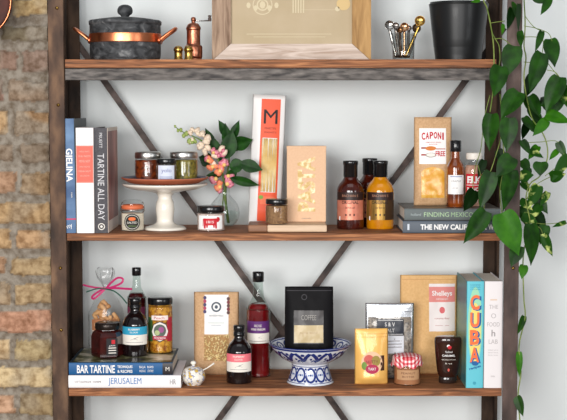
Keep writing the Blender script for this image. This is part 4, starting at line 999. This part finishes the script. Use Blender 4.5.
# big kraft bag
s = Spot(428.2, ZB, Y=.188); K = s.K
t = thing('kraft_bag', 'largest kraft paper bag on the bottom shelf with a pink and white label', 'bag', (s.X, .188, zb))
H = 98.5; W_ = 57; bm_ = bag_map(W_, H, 19, 5, .1, 3, 1.3, 61)
mb = MB(K); bag_body(mb, bm_, W_, H, KRAFTY, 26, 38); mb.patch(bm_, -27, 27, 94, 94.5, flat((190, 140, 84)), off=.15, nv=1, nu=16); mb.patch(bm_, -27, 27, 97, 97.4, flat((232, 190, 130)), off=.15, nv=1, nu=16)
mb.build('paper_bag', t)
mb = MB(K); mb.patch(bm_, 0, 26, 43, 90, pm('white_sticker', (232, 222, 220), .4), nu=10, nv=12, off=.35); mb.patch(bm_, 0, 26, 72, 87, flat((222, 136, 130)), nu=10, nv=5, off=.55)
mb.text('Shelleys', bm_, 13, 80, 6.4, WHITE, width=20, off=.8, bold=.02); mb.text('ORGANIC', bm_, 13, 75, 1.4, WHITE, width=12, off=.8)
mb.disc(bm_, 13, 64, 2.8, 3.4, flat((214, 100, 104)), off=.6, n=10); mb.text('coconut flour', bm_, 13, 56, 1.8, flat((170, 90, 90)), width=15, off=.6); mb.patch(bm_, 6, 20, 48.6, 49, flat((190, 140, 140)), off=.6)
mb.build('sticker', t)
# gingham jar
s = Spot(407, ZB, row=386, r=14); K = s.K
CAR = pm('caramel_spread', (156, 100, 66), .3, 0, (176, 120, 84), 20, coat=.5)
def gl(mb, mf): 
    mb.patch(mf, -12, 12, 5.6, 15.5, pm('tan_label', (184, 142, 104), .6), nu=14); mb.text('PEANUT', mf, 0, 12.4, 2, flat((110, 70, 50)), width=14); mb.text('BUTTER', mf, 0, 8.8, 1.8, flat((110, 70, 50)), width=12)
t = squat(407, s.Y, 13.6, 24.6, 4.5, CAR, flat((200, 60, 64)), 'caramel coloured spread jar with a red gingham cloth lid', 'jar', z=zb, lab=gl, contname='spread', name='spread_jar')
def gingham():
    m = bpy.data.materials.new('red_gingham'); m.use_nodes = True; nt = m.node_tree; N = nt.nodes; b = N['Principled BSDF']; b.inputs['Roughness'].default_value = .7
    tc = N.new('ShaderNodeTexCoord'); sp = N.new('ShaderNodeSeparateXYZ'); nt.links.new(tc.outputs['Object'], sp.inputs[0]); vals = []
    for ax, ph in (('X', 0), ('Z', .4)):
        mu = N.new('ShaderNodeMath'); mu.operation = 'MULTIPLY'; mu.inputs[1].default_value = 1/.0095; fr = N.new('ShaderNodeMath'); fr.operation = 'FRACT'; gt = N.new('ShaderNodeMath'); gt.operation = 'GREATER_THAN'; gt.inputs[1].default_value = .5
        if ax == 'Z':
            ad = N.new('ShaderNodeMath'); ad.operation = 'SUBTRACT'; nt.links.new(sp.outputs['Z'], ad.inputs[0]); nt.links.new(sp.outputs['Y'], ad.inputs[1]); nt.links.new(ad.outputs[0], mu.inputs[0])
        else: nt.links.new(sp.outputs['X'], mu.inputs[0])
        nt.links.new(mu.outputs[0], fr.inputs[0]); nt.links.new(fr.outputs[0], gt.inputs[0]); vals.append(gt)
    ad = N.new('ShaderNodeMath'); ad.operation = 'ADD'; nt.links.new(vals[0].outputs[0], ad.inputs[0]); nt.links.new(vals[1].outputs[0], ad.inputs[1])
    dv = N.new('ShaderNodeMath'); dv.operation = 'MULTIPLY'; dv.inputs[1].default_value = .5; nt.links.new(ad.outputs[0], dv.inputs[0])
    cr = N.new('ShaderNodeValToRGB'); cr.color_ramp.elements[0].color = srgb((240, 228, 226)); cr.color_ramp.elements[1].color = srgb((186, 26, 40)); e = cr.color_ramp.elements.new(.5); e.color = srgb((222, 120, 126))
    nt.links.new(dv.outputs[0], cr.inputs[0]); nt.links.new(cr.outputs[0], b.inputs['Base Color']); return m
GING = gingham()
mb = MB(K); P = []; n = 64
for (r_, z, am) in ((0, 29.4, 0), (7, 29.4, 0), (12, 28.6, 0), (14.2, 27, .01), (14.7, 24, .015), (14.9, 21, .03), (15.8, 18.4, .05)):
    P.append([(r_*math.cos(2*PI*j/n)*(1+am*math.sin(9*2*PI*j/n)), r_*math.sin(2*PI*j/n)*(1+am*math.sin(9*2*PI*j/n)), z+30*am*math.sin(7*2*PI*j/n+1)) for j in range(n)])
mb.grid(P, GING, True, True); mb.build('cloth_cover', t)
# syrup bottle (upside down)
s = Spot(447.6, ZB, row=385, r=11); K = s.K
t = thing('squeeze_bottle', 'dark brown syrup bottle standing on its cap beside the turquoise book', 'bottle', (s.X, s.Y, zb))
def ov(prof, mat, mb, dy=.62):
    n = 40; P = [[(r_*math.cos(2*PI*j/n), r_*dy*math.sin(2*PI*j/n), z) for j in range(n)] for r_, z in prof]; mb.grid(P, mat, True, True)
DS = pm('dark_caramel_plastic', (34, 16, 12), .15, 0, (52, 24, 16), 20, coat=.8)
mb = MB(K); ov(smoothp([(8, 6.4), (9.2, 7.4), (11, 14), (12.6, 28), (13.4, 38), (13.6, 43), (12.6, 46), (9, 47), (0, 47.2)], 4), DS, mb); mb.build('bottle_body', t)
mb = MB(K); ov([(0, 0), (8.6, 0), (9, .6), (9, 6), (8.4, 6.6), (0, 6.8)], pm('clear_brown_cap', (40, 28, 24), .12, coat=.6), mb); mb.build('cap', t)
mb = MB(K); mf = lambda u, v, off: (u, -.62*math.sqrt(max(.1, (10.0+(v-10)*.11)**2-u*u))-off-.25, v)
mb.disc(mf, .6, 37, 2, 1.8, RED, off=.4); mb.disc(mf, -.6, 38.4, 1.6, 1.4, WHITE, off=.35)
mb.text('Salted', mf, 0, 32.4, 2, WHITE, width=7, off=.3); mb.text('CARAMEL', mf, 0, 28.6, 2, WHITE, width=13, off=.3, bold=.02); mb.text('with butter and cream', mf, 0, 24.6, 1.4, OFFW, width=14, off=.3); mb.text('8 oz', mf, 0, 20.6, 1.4, OFFW, width=7, off=.3); mb.disc(mf, 0, 14, 1, 1.6, flat((210, 90, 80)), off=.3)
mb.build('paper_label', t)
# cuba + food lab
def cub(mb, mf):
    OR = flat((236, 112, 62)); BL = flat((28, 92, 150)); YL = flat((232, 206, 110))
    for z0_, z1_, w_ in ((30, 98, 7.2),): mb.disc(mf, 0, 62, w_, 40, pm('cuba_yellow_glow_print', (150, 206, 170), .5), off=.1, n=24, rings=4); mb.disc(mf, 0, 56, 5.6, 30, YL, off=.18, n=24, rings=4)
    for i, ch in enumerate('CUBA'):
        z = 86.5-i*17.6; mb.text(ch, mf, .7, z-.8, 15.6, BL, width=10.8, off=.3, bold=.05); mb.text(ch, mf, -.4, z, 15.0, OR, width=9.2, off=.5, bold=.03)
    for i in range(3): mb.text('COCINA', mf, 0, 104-i*2.2, 1.2, flat((40, 120, 150)), width=10, off=.3)
    mb.xf(Matrix.Identity(4))
    mb.disc(mf, .5, 25, 3.4, 2.4, BL, off=.4); mb.text('recipes', mf, .5, 20.6, 3, BL, width=12, rot=16, off=.45, bold=.03)
    mb.disc(mf, 0, 5, 1.8, 1.8, flat((60, 150, 170)), off=.3, n=6)
s = Spot(474.6, ZB, row=388.6); K = s.K
TQ = pm('turquoise_cover', (96, 186, 200), .45); TQ2 = pm('turquoise_side', (44, 120, 132), .4, 0, (170, 176, 90), 6, (1, .3, 1), .4, .7)
book('cookbook', 'turquoise cookbook with big orange stacked letters on the spine', s.X, .003, zb, 17.4, 107.5, 74, K, TQ, TQ2, side=TQ, draw=cub)
def fo(mb, mf):
    G = flat((178, 172, 172)); 
    mb.text('THE', mf, 0, 82, 4, G, width=9, off=.35); mb.text('FOOD', mf, 0, 64.4, 4.4, G, width=12.4, off=.35); mb.text('LAB', mf, 0, 47, 4.4, G, width=9, off=.35)
    mb.ring(mf, 0, 73, 1.8, 2.4, G); mb.patch(mf, -3.4, 3.4, 88.4, 89.8, flat((214, 190, 170)), nu=4); mb.text('h', mf, 0, 55.6, 6.6, flat((150, 144, 144)), off=.35, bold=.01)
    for i in range(3): mb.text('better home', mf, 0, 38.6-i*2.6, 1.3, G, width=10, off=.35)
    mb.text('norton', mf, 0, 12, 1.6, G, width=4, off=.35)
s = Spot(492.9, ZB, row=388.6); K = s.K
book('cookbook', 'thick white cookbook with pale grey lettering at the right end', s.X, .003, zb, 17.8, 107.5, 76, K, pm('matte_white_cover', (222, 216, 216), .55), pm('matte_white_board', (216, 210, 210), .55), draw=fo)

# ================================================================ HANGING VINE
t = thing('hanging_vine', 'trailing pothos vine with heart shaped leaves hanging over the right post', 'plant', at(512, 150, -.05))
VO = Vector(t.location)
def vp(px, py, Y): return at(px, py, Y)-VO
def vtube(mb, pts, r=.0016):
    P = smoothp([tuple(vp(*p)) for p in pts], 5); mb.tube(P, r, STEMP, 7)
mb = MB()
vtube(mb, [(484, -60, .08), (483, -6, .0), (487, 8, -.03), (490, 22, -.03), (493, 40, -.03), (494, 60, -.035), (493, 90, -.03), (490, 112, -.04)])
vtube(mb, [(490, 20, -.03), (492, 32, -.035), (496, 40, -.035), (499, 46, -.04), (500, 58, -.04), (499, 66, -.04)], .0011)
vtube(mb, [(491, 23, -.03), (497, 22, -.035), (505, 21, -.03)], .0009); vtube(mb, [(494, 39, -.03), (503, 39, -.035), (513, 47, -.03)], .001)
vtube(mb, [(490, 95, -.03), (484, 120, -.03), (481, 148, -.03), (476, 165, -.02), (473, 182, -.02), (474, 194, -.02)], .001)
vtube(mb, [(500, 94, -.03), (502, 130, -.04), (495, 158, -.04), (490, 173, -.04)], .0012); vtube(mb, [(503, 140, -.03), (504, 165, -.04), (500, 190, -.04), (502, 213, -.05)], .0012)
vtube(mb, [(478, 165, -.02), (484, 190, -.04), (484, 212, -.05)], .0009)
vtube(mb, [(524, -60, .05), (524, -5, .02), (525, 16, .01), (525, 30, .0), (524, 46, .0), (526, 58, .0), (524, 76, -.01), (526, 94, -.01), (532, 118, .0), (542, 132, .0), (547, 145, .0), (547, 160, .0), (540, 176, .0), (530, 184, .0), (526, 200, .0), (530, 224, -.01), (524, 250, .0), (523, 270, .0), (524, 300, .0), (525, 318, .0), (519, 346, .0), (521, 372, .0), (518, 396, .0), (521, 430, .0)])
vtube(mb, [(525, 16, .01), (533, 26, .0), (541, 31, .0)], .0009); vtube(mb, [(524, 26, .0), (535, 28, .0), (548, 33, .0), (552, 41, .0)], .0009); vtube(mb, [(524, 37, .0), (535, 37, .0), (543, 40, .0), (542, 54, .0)], .0009)
vtube(mb, [(536, -40, .04), (536, -3, .03)], .0009); vtube(mb, [(547, 70, .0), (555, 72, .0), (560, 78, .0)], .0009); vtube(mb, [(541, 54, .0), (550, 66, .0), (558, 76, .0)], .0009)
vtube(mb, [(524, 62, .0), (534, 62, .0), (540, 56, .0)], .0009)
vtube(mb, [(522, 143, .01), (540, 142, .01), (558, 142, .01), (566, 160, .01)], .0009); vtube(mb, [(526, 200, .0), (536, 185, .0), (552, 176, .0)], .001); vtube(mb, [(530, 222, .0), (545, 224, .0), (566, 222, .0)], .0009)
vtube(mb, [(545, 176, .0), (560, 166, .0), (575, 168, .0)], .0009); vtube(mb, [(530, 224, .0), (540, 228, .0), (543, 236, .0)], .0009)
mb.build('stem', t)
LV = [(514, 46, 507, 77, 20, -.04, 0), (500, 66, 495, 97, 19, -.06, 0), (519, 92, 500, 118, 22, -.06, 0), (492, 114, 488, 151, 17, -.05, 0), (509, 118, 507, 152, 17, -.06, 0), (512, 157, 496, 177, 18, -.06, 0),
      (491, 172, 480, 210, 16, -.05, 0), (512, 170, 505, 212, 18, -.06, 0), (486, 211, 464, 244, 20, -.07, 0), (502, 213, 520, 256, 25, -.07, 1), (530, 224, 534, 266, 21, -.03, 0), (519, 246, 511, 267, 15, -.04, 0),
      (543, 234, 552, 257, 11, -.01, 2), (524, 265, 522, 279, 9, 0, 1), (474, 190, 464, 212, 16, -.03, 3), (538, 185, 528, 209, 14, .0, 2), (520, 200, 533, 210, 10, .01, 2), (520, 176, 534, 175, 12, .0, 2), (550, 177, 566, 174, 13, 0, 2),
      (522, 216, 538, 222, 12, 0, 2), (566, 222, 552, 227, 5, 0, 2), (542, 53, 530, 93, 18, -.02, 0), (550, 39, 556, 67, 17, 0, 0), (560, 77, 545, 113, 18, -.02, 0), (560, 80, 566, 108, 13, .0, 2), (546, 114, 572, 122, 13, -.01, 1),
      (529, 96, 542, 117, 16, .01, 0), (524, 117, 535, 131, 13, .0, 0), (547, 120, 533, 136, 10, -.01, 1), (522, 140, 531, 154, 13, .0, 0), (541, 162, 540, 176, 14, .0, 0), (558, 142, 566, 158, 8, .01, 0), (568, 155, 552, 182, 11, 0, 2),
      (534, -4, 552, 1, 11, 0, 0), (550, -2, 541, 15, 9, -.01, 0), (542, 31, 536, 52, 7, 0, 0), (519, 4, 518, 33, 5, -.02, 3), (520, 31, 521, 48, 7, -.02, 0), (503, 24, 502, 35, 5, -.03, 1), (480, 0, 471, 2, 4, -.02, 1),
      (524, 316, 518, 335, 8, 0, 0), (519, 352, 520, 378, 7, 0, 1), (517, 396, 523, 417, 9, 0, 0), (536, 130, 526, 118, 9, .02, 1), (530, 150, 544, 158, 8, .02, 2), (522, 160, 530, 172, 10, .02, 0), (540, 205, 530, 220, 10, .02, 2), (548, 192, 540, 206, 8, .02, 2), (532, 108, 522, 96, 10, .02, 0), (545, 225, 540, 245, 12, .01, 0), (558, 150, 549, 160, 6, .02, 1), (552, 100, 540, 106, 10, .02, 0), (522, 182, 530, 192, 9, .02, 2), (508, 190, 498, 172, 12, -.02, 0),
      (512, 8, 508, 30, 9, .0, 3), (514, 2, 519, 22, 10, .0, 0), (535, 74, 524, 98, 14, .03, 3), (545, 96, 556, 118, 14, .04, 3), (530, 108, 545, 128, 14, .04, 0), (528, 122, 522, 140, 11, .03, 3), (536, 196, 548, 214, 12, .03, 0), (524, 206, 528, 228, 13, .02, 0), (534, 212, 546, 232, 14, .02, 3), (528, 168, 522, 188, 9, .03, 0), (538, 146, 528, 160, 9, .04, 1), (498, 150, 508, 168, 10, .0, 3), (484, 160, 478, 178, 8, .0, 3), (560, 96, 552, 116, 12, .03, 0)]
MM = [LEAF, LEAFB, LEAFV, pm('pothos_deep_green', (10, 34, 5), .45, spec=.1)]
mb = MB(); rnd = random.Random(4)
for (bx, by, tx, ty, wpx, Y, mk) in LV:
    k = KK(Y); leaf(mb, vp(bx, by, Y), vp(tx, ty, Y-.012), wpx*k*rnd.uniform(1.0, 1.14), MM[mk], up=Vector((rnd.uniform(-.35, .35), -1, rnd.uniform(.0, .5))), fold=rnd.uniform(.12, .3), droop=rnd.uniform(.02, .12), twist=rnd.uniform(-.5, .5), n=12, m_=8)
mb.build('foliage', t)
